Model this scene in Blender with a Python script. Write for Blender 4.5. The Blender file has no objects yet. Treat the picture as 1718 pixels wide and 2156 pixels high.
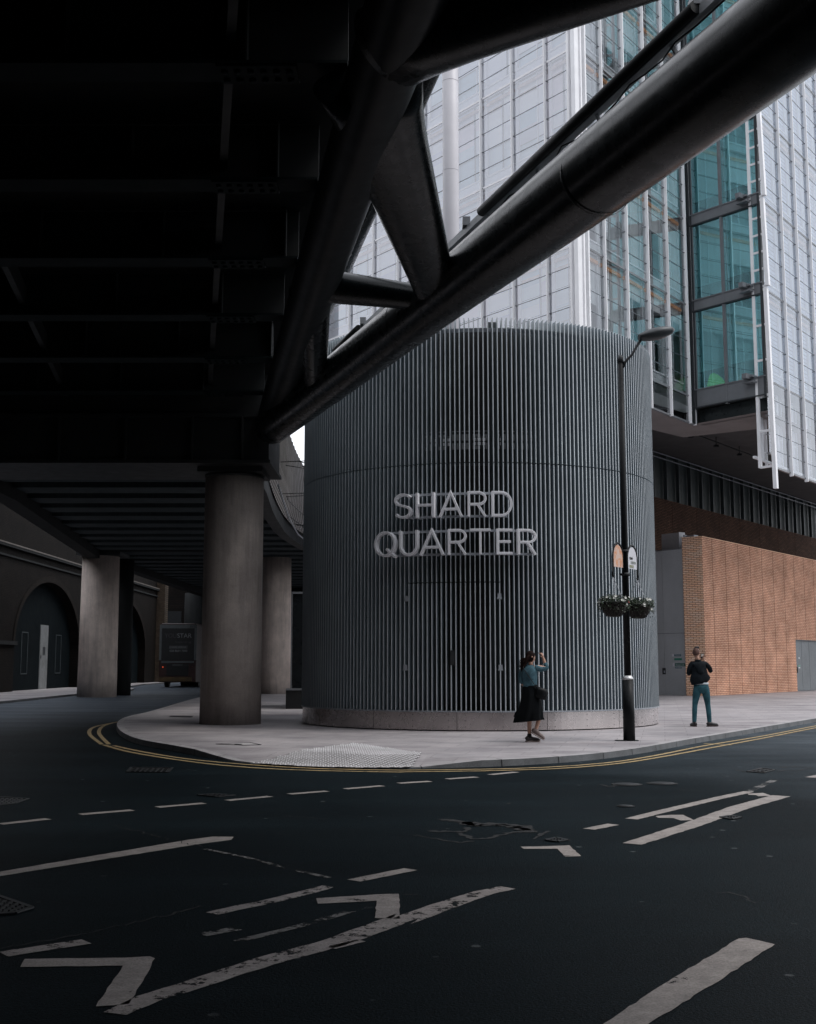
import bpy, bmesh, math, random
from mathutils import Vector, Matrix
from mathutils.geometry import tessellate_polygon
random.seed(7)
R_ = math.radians
sc = bpy.context.scene
COL = sc.collection
TH = R_(7.33); F = 1190.0; H = 1.52

# ---------- survey helpers: where a sight line of the photo meets a real surface ----------
def ray(x, y):
    px = (x-859)*.475; py = (y-1078)*.475
    return (px, F*math.cos(TH)+py*math.sin(TH), F*math.sin(TH)-py*math.cos(TH))
def G(x, y, z=0.0):
    r = ray(x, y); t = (z-H)/r[2]; return Vector((r[0]*t, r[1]*t, z))
def P(x, y, Y):
    r = ray(x, y); t = Y/r[1]; return Vector((r[0]*t, Y, H+r[2]*t))

# ---------- materials ----------
def newmat(name):
    m = bpy.data.materials.new(name); m.use_nodes = True
    nt = m.node_tree; nt.nodes.clear()
    out = nt.nodes.new('ShaderNodeOutputMaterial')
    return m, nt, out
def N(nt, t, **kw):
    n = nt.nodes.new(t)
    for k, v in kw.items(): setattr(n, k, v)
    return n
def ramp(nt, src, stops):
    r = N(nt, 'ShaderNodeValToRGB'); el = r.color_ramp.elements
    while len(el) < len(stops): el.new(.5)
    for e, (p, c) in zip(el, stops):
        e.position = p; e.color = (*c, 1) if len(c) == 3 else c
    nt.links.new(src, r.inputs[0]); return r.outputs[0]
def mixc(nt, a, b, f, mode='MIX'):
    n = N(nt, 'ShaderNodeMix', data_type='RGBA', blend_type=mode)
    for s, v in ((n.inputs[0], f), (n.inputs[6], a), (n.inputs[7], b)):
        if hasattr(v, 'links'): nt.links.new(v, s)
        elif isinstance(v, (tuple, list)): s.default_value = (*v[:3], 1)
        else: s.default_value = v
    return n.outputs[2]
def noise(nt, scale, detail=4, rough=.55, vec=None, stretch=None):
    tc = N(nt, 'ShaderNodeTexCoord')
    src = vec or tc.outputs['Object']
    if stretch:
        mp = N(nt, 'ShaderNodeMapping'); mp.inputs['Scale'].default_value = stretch
        nt.links.new(src, mp.inputs[0]); src = mp.outputs[0]
    n = N(nt, 'ShaderNodeTexNoise'); n.inputs['Scale'].default_value = scale
    n.inputs['Detail'].default_value = detail; n.inputs['Roughness'].default_value = rough
    nt.links.new(src, n.inputs['Vector']); return n.outputs['Fac']
def sh(c, k): return tuple(v*k for v in c)
def mat(name, col, rough=.6, metal=0, var=.25, scale=3, fine=None, bump=0, bscale=40, spec=.5, stretch=None, emit=None):
    m, nt, out = newmat(name)
    b = N(nt, 'ShaderNodeBsdfPrincipled')
    c = ramp(nt, noise(nt, scale, 6, .6, stretch=stretch), [(.3, sh(col, 1-var)), (.7, sh(col, 1+var))])
    if fine:
        f = ramp(nt, noise(nt, fine[0], 2), [(.35, (1-fine[1],)*3), (.65, (1+fine[1],)*3)])
        c = mixc(nt, c, f, 1.0, 'MULTIPLY')
    nt.links.new(c, b.inputs['Base Color'])
    rr = N(nt, 'ShaderNodeMapRange'); rr.inputs[3].default_value = max(.03, rough-.12); rr.inputs[4].default_value = min(1, rough+.12)
    nt.links.new(noise(nt, scale*2.3, 3), rr.inputs[0]); nt.links.new(rr.outputs[0], b.inputs['Roughness'])
    b.inputs['Metallic'].default_value = metal
    b.inputs['Specular IOR Level'].default_value = spec
    if bump:
        bp = N(nt, 'ShaderNodeBump'); bp.inputs['Strength'].default_value = bump; bp.inputs['Distance'].default_value = .01
        nt.links.new(noise(nt, bscale, 4), bp.inputs['Height']); nt.links.new(bp.outputs[0], b.inputs['Normal'])
    if emit:
        b.inputs['Emission Color'].default_value = (*emit[0], 1); b.inputs['Emission Strength'].default_value = emit[1]
    nt.links.new(b.outputs[0], out.inputs[0]); return m
def glass(name, tint=(.95, .97, 1), refl=.22, rcol=(1, 1, 1), rough=.02, wav=.0):
    m, nt, out = newmat(name)
    t = N(nt, 'ShaderNodeBsdfTransparent'); t.inputs[0].default_value = (*tint, 1)
    g = N(nt, 'ShaderNodeBsdfGlossy'); g.inputs[0].default_value = (*rcol, 1); g.inputs['Roughness'].default_value = rough
    lw = N(nt, 'ShaderNodeFresnel'); lw.inputs[0].default_value = 1.5
    ad = N(nt, 'ShaderNodeMath', operation='ADD', use_clamp=True); ad.inputs[1].default_value = refl
    nt.links.new(lw.outputs[0], ad.inputs[0])
    if wav:
        bp = N(nt, 'ShaderNodeBump'); bp.inputs['Strength'].default_value = wav; bp.inputs['Distance'].default_value = .02
        nt.links.new(noise(nt, .8, 2), bp.inputs['Height']); nt.links.new(bp.outputs[0], g.inputs['Normal'])
    mx = N(nt, 'ShaderNodeMixShader'); nt.links.new(ad.outputs[0], mx.inputs[0])
    nt.links.new(t.outputs[0], mx.inputs[1]); nt.links.new(g.outputs[0], mx.inputs[2])
    nt.links.new(mx.outputs[0], out.inputs[0]); return m
def brick(name, c1, c2, mortar, bw=.3, bh=.078, mort=.012, axes='xz', dirt=.25, bias=0, rough=.85, soft=.1):
    m, nt, out = newmat(name)
    tc = N(nt, 'ShaderNodeTexCoord'); sp = N(nt, 'ShaderNodeSeparateXYZ'); cb = N(nt, 'ShaderNodeCombineXYZ')
    nt.links.new(tc.outputs['Object'], sp.inputs[0])
    nt.links.new(sp.outputs[0 if axes[0] == 'x' else 1], cb.inputs[0]); nt.links.new(sp.outputs[2 if axes[1] == 'z' else 1], cb.inputs[1])
    bt = N(nt, 'ShaderNodeTexBrick'); bt.inputs['Scale'].default_value = 1
    bt.inputs['Brick Width'].default_value = bw; bt.inputs['Row Height'].default_value = bh
    bt.inputs['Mortar Size'].default_value = mort; bt.inputs['Mortar Smooth'].default_value = soft; bt.inputs['Bias'].default_value = bias
    bt.inputs['Color1'].default_value = (*c1, 1); bt.inputs['Color2'].default_value = (*c2, 1); bt.inputs['Mortar'].default_value = (*mortar, 1)
    nt.links.new(cb.outputs[0], bt.inputs['Vector'])
    dn = ramp(nt, noise(nt, .7, 6, .65), [(.3, (1-dirt,)*3), (.7, (1+dirt*.6,)*3)])
    c = mixc(nt, bt.outputs['Color'], dn, 1.0, 'MULTIPLY')
    b = N(nt, 'ShaderNodeBsdfPrincipled'); b.inputs['Roughness'].default_value = rough; b.inputs['Specular IOR Level'].default_value = .1
    nt.links.new(c, b.inputs['Base Color'])
    bp = N(nt, 'ShaderNodeBump'); bp.inputs['Strength'].default_value = .5; bp.inputs['Distance'].default_value = .01; bp.invert = True
    nt.links.new(bt.outputs['Fac'], bp.inputs['Height']); nt.links.new(bp.outputs[0], b.inputs['Normal'])
    nt.links.new(b.outputs[0], out.inputs[0]); return m

M = {}
def asphalt():
    m, nt, out = newmat('asphalt')
    b = N(nt, 'ShaderNodeBsdfPrincipled')
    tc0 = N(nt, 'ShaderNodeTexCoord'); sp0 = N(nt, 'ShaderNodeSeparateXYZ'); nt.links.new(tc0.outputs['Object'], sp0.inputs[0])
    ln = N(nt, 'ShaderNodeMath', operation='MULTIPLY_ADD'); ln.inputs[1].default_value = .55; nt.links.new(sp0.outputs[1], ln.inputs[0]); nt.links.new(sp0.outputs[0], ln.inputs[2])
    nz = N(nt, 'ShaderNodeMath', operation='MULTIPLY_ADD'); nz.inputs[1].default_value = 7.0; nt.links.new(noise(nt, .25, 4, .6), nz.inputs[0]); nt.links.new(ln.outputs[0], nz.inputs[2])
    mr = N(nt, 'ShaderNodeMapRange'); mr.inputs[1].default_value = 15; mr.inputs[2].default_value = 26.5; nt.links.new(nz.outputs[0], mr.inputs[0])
    shade_ = ramp(nt, noise(nt, .22, 5, .6), [(.32, (.0035, .0075, .0095)), (.7, (.008, .0140, .017))])      # shade under the bridge, put into the asphalt colour
    lit_ = ramp(nt, noise(nt, .30, 5, .6), [(.32, (.048, .060, .068)), (.7, (.082, .098, .110))])      # open carriageway, its daylight put into the asphalt colour
    big = mixc(nt, shade_, lit_, mr.outputs[0])
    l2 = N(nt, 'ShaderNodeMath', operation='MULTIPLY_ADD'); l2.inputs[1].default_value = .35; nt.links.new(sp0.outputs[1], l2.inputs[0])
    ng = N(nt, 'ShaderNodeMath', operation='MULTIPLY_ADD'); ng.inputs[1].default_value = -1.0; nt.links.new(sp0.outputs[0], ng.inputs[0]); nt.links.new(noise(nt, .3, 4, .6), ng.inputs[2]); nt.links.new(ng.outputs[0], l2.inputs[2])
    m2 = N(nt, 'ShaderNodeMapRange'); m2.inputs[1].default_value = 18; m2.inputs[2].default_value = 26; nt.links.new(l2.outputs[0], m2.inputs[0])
    big = mixc(nt, big, (.10, .118, .138), m2.outputs[0])        # pool of daylight at the left, painted as paler asphalt
    streak = ramp(nt, noise(nt, .5, 4, .6, stretch=(.35, 1.6, 1)), [(.35, (.8, .8, .8)), (.7, (1.15, 1.15, 1.15))])
    fine = ramp(nt, noise(nt, 75, 3, .7), [(.3, (.15, .15, .15)), (.7, (1.9, 1.9, 1.95))])
    c = mixc(nt, mixc(nt, big, streak, 1., 'MULTIPLY'), fine, 1., 'MULTIPLY')
    agg = ramp(nt, noise(nt, 22, 5, .8), [(.30, (.55, .55, .55)), (.5, (1, 1, 1)), (.72, (1.5, 1.5, 1.5))])
    lane = ramp(nt, noise(nt, 1.0, 5, .65, stretch=(.12, .9, 1)), [(.35, (.75, .76, .78)), (.65, (1.22, 1.22, 1.2))])
    c = mixc(nt, mixc(nt, c, agg, 1., 'MULTIPLY'), lane, 1., 'MULTIPLY')
    vo = N(nt, 'ShaderNodeTexVoronoi'); vo.inputs['Scale'].default_value = 2.3
    tc = N(nt, 'ShaderNodeTexCoord'); nt.links.new(tc.outputs['Object'], vo.inputs['Vector'])
    spot = ramp(nt, vo.outputs['Distance'], [(.05, (1, 1, 1)), (.075, (0, 0, 0))])
    gate = ramp(nt, noise(nt, 1.1, 2), [(.45, (0, 0, 0)), (.52, (.8, .8, .8))])
    f = mixc(nt, spot, gate, 1., 'MULTIPLY')
    c = mixc(nt, c, (.11, .12, .125), f)
    nt.links.new(c, b.inputs['Base Color'])
    b.inputs['Roughness'].default_value = .60; b.inputs['Specular IOR Level'].default_value = .035
    bp = N(nt, 'ShaderNodeBump'); bp.inputs['Strength'].default_value = .8; bp.inputs['Distance'].default_value = .012
    nt.links.new(noise(nt, 60, 4, .7), bp.inputs['Height']); nt.links.new(bp.outputs[0], b.inputs['Normal'])
    nt.links.new(b.outputs[0], out.inputs[0]); return m
def paint(name, col, thr=.40, soft=.03, scale=2.2):
    m, nt, out = newmat(name)
    b = N(nt, 'ShaderNodeBsdfPrincipled'); b.inputs['Roughness'].default_value = .75
    c = ramp(nt, noise(nt, 6, 6, .7), [(.3, sh(col, .62)), (.65, sh(col, 1.1))])
    c = mixc(nt, c, ramp(nt, noise(nt, 90, 3), [(.35, (.7, .7, .7)), (.6, (1.05, 1.05, 1.05))]), 1., 'MULTIPLY')
    nt.links.new(c, b.inputs['Base Color'])
    t = N(nt, 'ShaderNodeBsdfTransparent')
    f1 = noise(nt, scale, 8, .78); f2 = noise(nt, 14, 6, .8)
    mm = N(nt, 'ShaderNodeMath', operation='MULTIPLY_ADD'); mm.inputs[1].default_value = .65
    ms = N(nt, 'ShaderNodeMath', operation='MULTIPLY'); ms.inputs[1].default_value = .35
    nt.links.new(f2, ms.inputs[0]); nt.links.new(f1, mm.inputs[0]); nt.links.new(ms.outputs[0], mm.inputs[2])
    fac = ramp(nt, mm.outputs[0], [(thr-soft, (0, 0, 0)), (thr, (1, 1, 1))])
    mx = N(nt, 'ShaderNodeMixShader'); nt.links.new(fac, mx.inputs[0]); nt.links.new(t.outputs[0], mx.inputs[1]); nt.links.new(b.outputs[0], mx.inputs[2])
    nt.links.new(mx.outputs[0], out.inputs[0]); return m
def paving():
    m, nt, out = newmat('paving')
    tc = N(nt, 'ShaderNodeTexCoord'); mp = N(nt, 'ShaderNodeMapping'); mp.inputs['Rotation'].default_value = (0, 0, R_(12))
    nt.links.new(tc.outputs['Object'], mp.inputs[0])
    bt = N(nt, 'ShaderNodeTexBrick'); bt.inputs['Scale'].default_value = 1
    for k, v in (('Brick Width', .9), ('Row Height', .6), ('Mortar Size', .006), ('Mortar Smooth', .3), ('Bias', 0)): bt.inputs[k].default_value = v
    bt.inputs['Color1'].default_value = (.45, .425, .43, 1); bt.inputs['Color2'].default_value = (.39, .372, .38, 1); bt.inputs['Mortar'].default_value = (.22, .21, .21, 1)
    nt.links.new(mp.outputs[0], bt.inputs['Vector'])
    c = mixc(nt, bt.outputs['Color'], ramp(nt, noise(nt, .6, 6, .65), [(.3, (.68, .68, .7)), (.7, (1.12, 1.1, 1.1))]), 1., 'MULTIPLY')
    c = mixc(nt, c, ramp(nt, noise(nt, 3.5, 6, .75, stretch=(.5, 2.2, 1)), [(.32, (.7, .7, .7)), (.5, (1, 1, 1))]), 1., 'MULTIPLY')
    c = mixc(nt, c, ramp(nt, noise(nt, 110, 2), [(.3, (.8, .8, .8)), (.7, (1.15, 1.15, 1.15))]), 1., 'MULTIPLY')
    vo = N(nt, 'ShaderNodeTexVoronoi'); vo.inputs['Scale'].default_value = 2.6; nt.links.new(tc.outputs['Object'], vo.inputs['Vector'])
    c = mixc(nt, c, (.14, .135, .135), mixc(nt, ramp(nt, vo.outputs['Distance'], [(.04, (.8, .8, .8)), (.07, (0, 0, 0))]), ramp(nt, noise(nt, .9, 2), [(.48, (0, 0, 0)), (.56, (1, 1, 1))]), 1., 'MULTIPLY'))
    c = mixc(nt, c, ramp(nt, noise(nt, .35, 5, .7, stretch=(.6, 1.6, 1)), [(.38, (.72, .71, .72)), (.52, (1, 1, 1))]), 1., 'MULTIPLY')
    b = N(nt, 'ShaderNodeBsdfPrincipled'); b.inputs['Roughness'].default_value = .6; b.inputs['Specular IOR Level'].default_value = .4
    nt.links.new(c, b.inputs['Base Color'])
    bp = N(nt, 'ShaderNodeBump'); bp.inputs['Strength'].default_value = .25; bp.inputs['Distance'].default_value = .01
    nt.links.new(noise(nt, 30, 4), bp.inputs['Height']); nt.links.new(bp.outputs[0], b.inputs['Normal'])
    nt.links.new(b.outputs[0], out.inputs[0]); return m
def concrete(name, col):
    m, nt, out = newmat(name)
    c = ramp(nt, noise(nt, 1.2, 7, .65), [(.3, sh(col, .74)), (.7, sh(col, 1.12))])
    c = mixc(nt, c, ramp(nt, noise(nt, 1.0, 6, .7, stretch=(4, 4, .35)), [(.3, (.72, .72, .74)), (.55, (1.05, 1.05, 1.05))]), 1., 'MULTIPLY')
    c = mixc(nt, c, ramp(nt, noise(nt, 60, 3), [(.3, (.86,)*3), (.7, (1.1,)*3)]), 1., 'MULTIPLY')
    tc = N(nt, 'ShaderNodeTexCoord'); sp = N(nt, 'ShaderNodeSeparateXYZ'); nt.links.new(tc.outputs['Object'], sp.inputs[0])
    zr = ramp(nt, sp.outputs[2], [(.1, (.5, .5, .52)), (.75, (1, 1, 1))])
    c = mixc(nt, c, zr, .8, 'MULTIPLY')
    b = N(nt, 'ShaderNodeBsdfPrincipled'); b.inputs['Roughness'].default_value = .8; b.inputs['Specular IOR Level'].default_value = .12
    nt.links.new(c, b.inputs['Base Color'])
    bp = N(nt, 'ShaderNodeBump'); bp.inputs['Strength'].default_value = .3; bp.inputs['Distance'].default_value = .01
    nt.links.new(noise(nt, 25, 5), bp.inputs['Height']); nt.links.new(bp.outputs[0], b.inputs['Normal'])
    nt.links.new(b.outputs[0], out.inputs[0]); return m
def gridmat(name, base, line, sx, sz, lw=.06, rough=.6):
    m, nt, out = newmat(name)
    tc = N(nt, 'ShaderNodeTexCoord'); b = N(nt, 'ShaderNodeBsdfPrincipled'); b.inputs['Roughness'].default_value = rough
    bt = N(nt, 'ShaderNodeTexBrick', offset=0.0); bt.inputs['Scale'].default_value = 1
    sp = N(nt, 'ShaderNodeSeparateXYZ'); cb = N(nt, 'ShaderNodeCombineXYZ'); nt.links.new(tc.outputs['Object'], sp.inputs[0])
    at = N(nt, 'ShaderNodeMath', operation='ADD'); nt.links.new(sp.outputs[0], at.inputs[0]); nt.links.new(sp.outputs[1], at.inputs[1])
    nt.links.new(at.outputs[0], cb.inputs[0]); nt.links.new(sp.outputs[2], cb.inputs[1])
    for k, v in (('Brick Width', sx), ('Row Height', sz), ('Mortar Size', lw), ('Mortar Smooth', .1)): bt.inputs[k].default_value = v
    bt.inputs['Color1'].default_value = (*base, 1); bt.inputs['Color2'].default_value = (*sh(base, .8), 1); bt.inputs['Mortar'].default_value = (*line, 1)
    nt.links.new(cb.outputs[0], bt.inputs['Vector']); nt.links.new(bt.outputs['Color'], b.inputs['Base Color'])
    nt.links.new(b.outputs[0], out.inputs[0]); return m

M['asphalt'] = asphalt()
M['white_paint'] = paint('white_paint', (.34, .305, .285), .405)
M['worn_paint'] = paint('worn_paint', (.33, .295, .28), .475, .04, 5.5)
M['ghost_paint'] = paint('ghost_paint', (.16, .155, .15), .53, .05)
M['yellow_paint'] = paint('yellow_paint', (.44, .32, .155), .43)
M['paving'] = paving()
M['kerb'] = mat('kerb', (.10, .105, .11), .75, var=.3, scale=2, fine=(70, .2), bump=.4)  # kerb face, darker than the top: its shade is put into the colour
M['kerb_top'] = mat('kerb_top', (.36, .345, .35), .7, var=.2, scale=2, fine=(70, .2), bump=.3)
M['tactile'] = mat('tactile', (.40, .385, .39), .6, var=.2, scale=1.2, fine=(80, .15))
M['concrete'] = concrete('concrete', (.47, .415, .38))
M['concrete_lit'] = concrete('concrete_lit', (.72, .62, .56))  # paler copy of the concrete, light on the far columns painted in
M['concrete_dark'] = concrete('concrete_dark', (.020, .022, .023))
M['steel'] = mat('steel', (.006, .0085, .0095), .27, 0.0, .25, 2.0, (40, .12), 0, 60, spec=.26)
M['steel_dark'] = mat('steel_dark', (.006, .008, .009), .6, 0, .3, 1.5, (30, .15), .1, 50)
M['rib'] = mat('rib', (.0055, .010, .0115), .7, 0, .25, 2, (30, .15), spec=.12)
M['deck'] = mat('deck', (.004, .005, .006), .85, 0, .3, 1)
M['soffit_beam'] = concrete('soffit_beam', (.045, .056, .060))
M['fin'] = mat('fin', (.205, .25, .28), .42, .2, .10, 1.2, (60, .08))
M['fin_edge'] = mat('fin_edge', (.56, .60, .63), .40, .2, .10, 1.2, (60, .06))  # paler than the fin sides: light on the edges put into colour
M['inner'] = gridmat('inner', (.008, .009, .010), (.022, .024, .026), .12, .35, .012)
M['plinth'] = mat('plinth', (.52, .475, .47), .27, .85, .14, 1.4, (50, .06), .02, 30, stretch=(1, 1, .6))
M['black'] = mat('black', (.006, .007, .008), .6)
M['gloss_black'] = mat('gloss_black', (.004, .005, .006), .5, 0, .3, 5, (50, .2), .05, spec=.2)
M['sign'] = mat('sign', (.85, .85, .88), .45, .15, .08, 4)
M['sign_face'] = mat('sign_face', (.66, .66, .69), .5, .15, .1, 4)
M['rail'] = mat('rail', (.30, .32, .35), .5, .3, .1, 4)
M['white_metal'] = mat('white_metal', (.90, .90, .92), .45, .0, .06, 1.5)
M['white_col'] = mat('white_col', (.52, .51, .54), .5, .0, .05, 1.5)
M['grey_frame'] = mat('grey_frame', (.21, .22, .235), .45, .3, .1, 1.5)
M['dark_frame'] = mat('dark_frame', (.05, .055, .06), .45, .3, .15, 1.5)
M['line'] = mat('line', (.13, .15, .17), .5, .2, .1)
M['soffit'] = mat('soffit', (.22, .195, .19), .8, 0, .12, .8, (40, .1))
M['soffit2'] = mat('soffit2', (.06, .056, .058), .8, 0, .15, .8, (40, .1))  # darker copy of the soffit, shade of the inner recess painted in
M['glass'] = glass('glass', (.95, .97, .99), .26, (.95, .96, 1))
M['glass_b'] = glass('glass_b', (.90, .93, .94), .07, (.93, .96, 1))
M['glass_d'] = glass('glass_d', (.90, .93, .97), .14, (.93, .96, 1))
M['glass_teal'] = glass('glass_teal', (.60, .94, .96), .50, (.47, .88, .94), .015, .12)
M['glass_dark'] = glass('glass_dark', (.10, .12, .13), .05, (.5, .55, .6))
M['blind_teal'] = mat('blind_teal', (.62, .80, .80), .8, 0, .08, .7, stretch=(4, 4, .3))
for i, c in enumerate([(.84, .85, .90), (.70, .80, .86), (.88, .79, .84), (.52, .66, .74), (.93, .93, .96), (.68, .68, .75)]):
    M['pa%d' % i] = mat('panel_pale_%s' % 'abcdef'[i], c, .6, 0, .06, .6)
for i, c in enumerate([(.66, .68, .68), (.58, .60, .61), (.72, .73, .74), (.42, .45, .46), (.20, .22, .23), (.09, .10, .105)]):
    M['pb%d' % i] = mat('panel_grey_%s' % 'abcdef'[i], c, .6, 0, .2, .9, stretch=(2, 2, .5))
M['louvre_blue'] = gridmat('louvre_blue', (.60, .68, .78), (.26, .31, .37), 1.2, .17, .018)
M['warm'] = mat('warm', (.55, .27, .12), .6, emit=((1, .45, .18), .06))
M['warm_pale'] = mat('warm_pale', (.62, .50, .46), .6)
M['orange'] = brick('orange', (.72, .44, .31), (.62, .35, .235), (.30, .125, .08), .36, .0845, .013, 'xz', .34, soft=.0)
M['orange_end'] = brick('orange_end', (.88, .56, .38), (.92, .74, .60), (.30, .13, .08), .28, .0845, .012, 'yz', .15, -.3, soft=.0)
M['brown_brick'] = brick('brown_brick', (.13, .070, .048), (.09, .050, .036), (.022, .014, .011), .36, .0845, .014, 'xz', .3, soft=.0)
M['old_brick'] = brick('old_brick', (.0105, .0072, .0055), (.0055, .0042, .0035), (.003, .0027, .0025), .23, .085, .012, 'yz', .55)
M['joint'] = mat('joint', (.07, .025, .015), .9)
M['grey_panel'] = mat('grey_panel', (.42, .44, .46), .65, 0, .12, .5, (30, .15))
M['door_grey'] = mat('door_grey', (.15, .165, .175), .65, 0, .12, .5, (30, .15))
M['back_panel'] = mat('back_panel', (.040, .052, .054), .5, .1, .2, .8)
M['back_fin'] = mat('back_fin', (.055, .066, .070), .5, .1, .2, .8)
M['zinc'] = mat('zinc', (.27, .255, .25), .5, .2, .15, .8, stretch=(1, 1, 1))
M['zinc_seam'] = mat('zinc_seam', (.12, .115, .11), .5, .2)
M['iron'] = mat('iron', (.022, .024, .026), .55, .4, .4, 6, (50, .3))
M['crack'] = mat('crack', (.006, .007, .008), .9)
M['patch'] = paint('patch', (.010, .012, .014), .52, .06, 1.6)

# ---------- mesh builder ----------
class MB:
    def __init__(s): s.v = []; s.f = []; s.mi = []; s.sm = []
    def quad(s, a, b, c, d, mi=0, sm=False):
        i = len(s.v); s.v += [tuple(a), tuple(b), tuple(c), tuple(d)]; s.f.append((i, i+1, i+2, i+3)); s.mi.append(mi); s.sm.append(sm)
    def poly(s, pts, mi=0):
        i = len(s.v); s.v += [tuple(p) for p in pts]
        for t in tessellate_polygon([[Vector(p) for p in pts]]):
            s.f.append(tuple(i+k for k in t)); s.mi.append(mi); s.sm.append(False)
    def obox(s, c, ax, ay, az, mi=0):            # centre and half-axis vectors
        c = Vector(c); ax = Vector(ax); ay = Vector(ay); az = Vector(az); i = len(s.v)
        for sx, sy, sz in ((-1, -1, -1), (1, -1, -1), (1, 1, -1), (-1, 1, -1), (-1, -1, 1), (1, -1, 1), (1, 1, 1), (-1, 1, 1)):
            s.v.append(tuple(c+ax*sx+ay*sy+az*sz))
        for f in ((0, 3, 2, 1), (4, 5, 6, 7), (0, 1, 5, 4), (1, 2, 6, 5), (2, 3, 7, 6), (3, 0, 4, 7)):
            s.f.append(tuple(i+k for k in f)); s.mi.append(mi); s.sm.append(False)
    def box(s, x0, x1, y0, y1, z0, z1, mi=0):
        s.obox(((x0+x1)/2, (y0+y1)/2, (z0+z1)/2), ((x1-x0)/2, 0, 0), (0, (y1-y0)/2, 0), (0, 0, (z1-z0)/2), mi)
    def bar(s, a, b, w, h, mi=0, up=(0, 0, 1)):   # rectangular bar from a to b
        a = Vector(a); b = Vector(b); d = (b-a); L = d.length; d.normalize()
        sd = d.cross(Vector(up))
        if sd.length < 1e-4: sd = d.cross(Vector((1, 0, 0)))
        sd.normalize(); u = sd.cross(d)
        s.obox((a+b)/2, d*L/2, sd*w/2, u*h/2, mi)
    def tube(s, pts, rad, n=12, mi=0, caps=True, flat=None):
        pts = [Vector(p) for p in pts]; rad = rad if hasattr(rad, '__len__') else [rad]*len(pts)
        base = len(s.v); prev = None
        for k, p in enumerate(pts):
            d = (pts[min(k+1, len(pts)-1)]-pts[max(k-1, 0)]).normalized()
            if prev is None:
                u = d.cross(Vector((0, 0, 1)))
                if u.length < .05: u = d.cross(Vector((1, 0, 0)))
            else: u = prev-d*prev.dot(d)
            u.normalize(); prev = u; w = d.cross(u)
            r = rad[k]; ru, rw = r if hasattr(r, '__len__') else (r, r)
            for j in range(n):
                a = 2*math.pi*j/n; s.v.append(tuple(p+u*math.cos(a)*ru+w*math.sin(a)*rw))
        for k in range(len(pts)-1):
            for j in range(n):
                a = base+k*n+j; b = base+k*n+(j+1) % n
                s.f.append((a, b, b+n, a+n)); s.mi.append(mi); s.sm.append(True)
        if caps:
            s.f.append(tuple(base+j for j in reversed(range(n)))); s.mi.append(mi); s.sm.append(False)
            e = base+(len(pts)-1)*n; s.f.append(tuple(e+j for j in range(n))); s.mi.append(mi); s.sm.append(False)
    def cyl(s, x, y, z0, z1, r, n=32, mi=0, r2=None):
        s.tube([(x, y, z0), (x, y, z1)], [r, r if r2 is None else r2], n, mi)
    def rings(s, rs, n=24, mi=0, caps=True, wob=None):   # rs: (cx,cy,cz,rx,ry[,tiltx])
        base = len(s.v)
        for k, r in enumerate(rs):
            for j in range(n):
                a = 2*math.pi*j/n; q = wob(k, a) if wob else 1
                ca, sa = math.cos(a), math.sin(a)
                zt = r[5]*ca if len(r) > 5 else 0
                s.v.append((r[0]+ca*r[3]*q, r[1]+sa*r[4]*q, r[2]+zt))
        for k in range(len(rs)-1):
            for j in range(n):
                a = base+k*n+j; b = base+k*n+(j+1) % n
                s.f.append((a, b, b+n, a+n)); s.mi.append(mi); s.sm.append(True)
        if caps:
            s.f.append(tuple(base+j for j in reversed(range(n)))); s.mi.append(mi); s.sm.append(True)
            e = base+(len(rs)-1)*n; s.f.append(tuple(e+j for j in range(n))); s.mi.append(mi); s.sm.append(True)
    def build(s, name, mats, parent=None, loc=None, bevel=0, origin=None):
        me = bpy.data.meshes.new(name)
        v = s.v
        if origin is not None: v = [(a-origin[0], b-origin[1], c-origin[2]) for a, b, c in v]
        me.from_pydata(v, [], s.f)
        for m in (mats if isinstance(mats, (list, tuple)) else [mats]): me.materials.append(m)
        me.polygons.foreach_set('material_index', s.mi); me.polygons.foreach_set('use_smooth', s.sm)
        me.update()
        o = bpy.data.objects.new(name, me); COL.objects.link(o)
        if origin is not None: o.location = origin
        if loc is not None: o.location = loc
        if parent:
            o.parent = parent
            if origin is not None: o.location = Vector(origin)-parent.location
        if bevel:
            b = o.modifiers.new('bevel', 'BEVEL'); b.width = bevel; b.segments = 2; b.limit_method = 'ANGLE'
        return o
def tag(o, label=None, cat=None, group=None, kind=None):
    if label: o['label'] = label
    if cat: o['category'] = cat
    if group: o['group'] = group
    if kind: o['kind'] = kind
    return o
def empty(name, loc=(0, 0, 0), rz=0, **kw):
    o = bpy.data.objects.new(name, None); COL.objects.link(o); o.location = loc; o.rotation_euler[2] = rz
    return tag(o, **kw)
def dup(o, parent=None, loc=None):
    c = o.copy(); COL.objects.link(c)
    if parent: c.parent = parent
    if loc is not None: c.location = loc
    for ch in [x for x in o.children]: dup(ch, c)
    return c
def text_mb(txt, size, width=None):
    cu = bpy.data.curves.new('lettering', 'FONT'); cu.body = txt; cu.size = size; cu.extrude = 0.002
    o = bpy.data.objects.new('lettering', cu); COL.objects.link(o)
    dg = bpy.context.evaluated_depsgraph_get(); me = bpy.data.meshes.new_from_object(o.evaluated_get(dg))
    bpy.data.objects.remove(o); bpy.data.curves.remove(cu)
    if width:
        xs = [v.co.x for v in me.vertices]; k = width/max(1e-6, max(xs)-min(xs)); x0 = min(xs)
        for v in me.vertices: v.co.x = (v.co.x-x0)*k
    return me
def lettering(name, txt, size, material, parent, mtx, width=None):
    me = text_mb(txt, size, width); me.transform(mtx); me.materials.append(material)
    o = bpy.data.objects.new(name, me); COL.objects.link(o); o.parent = parent; return o

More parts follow.
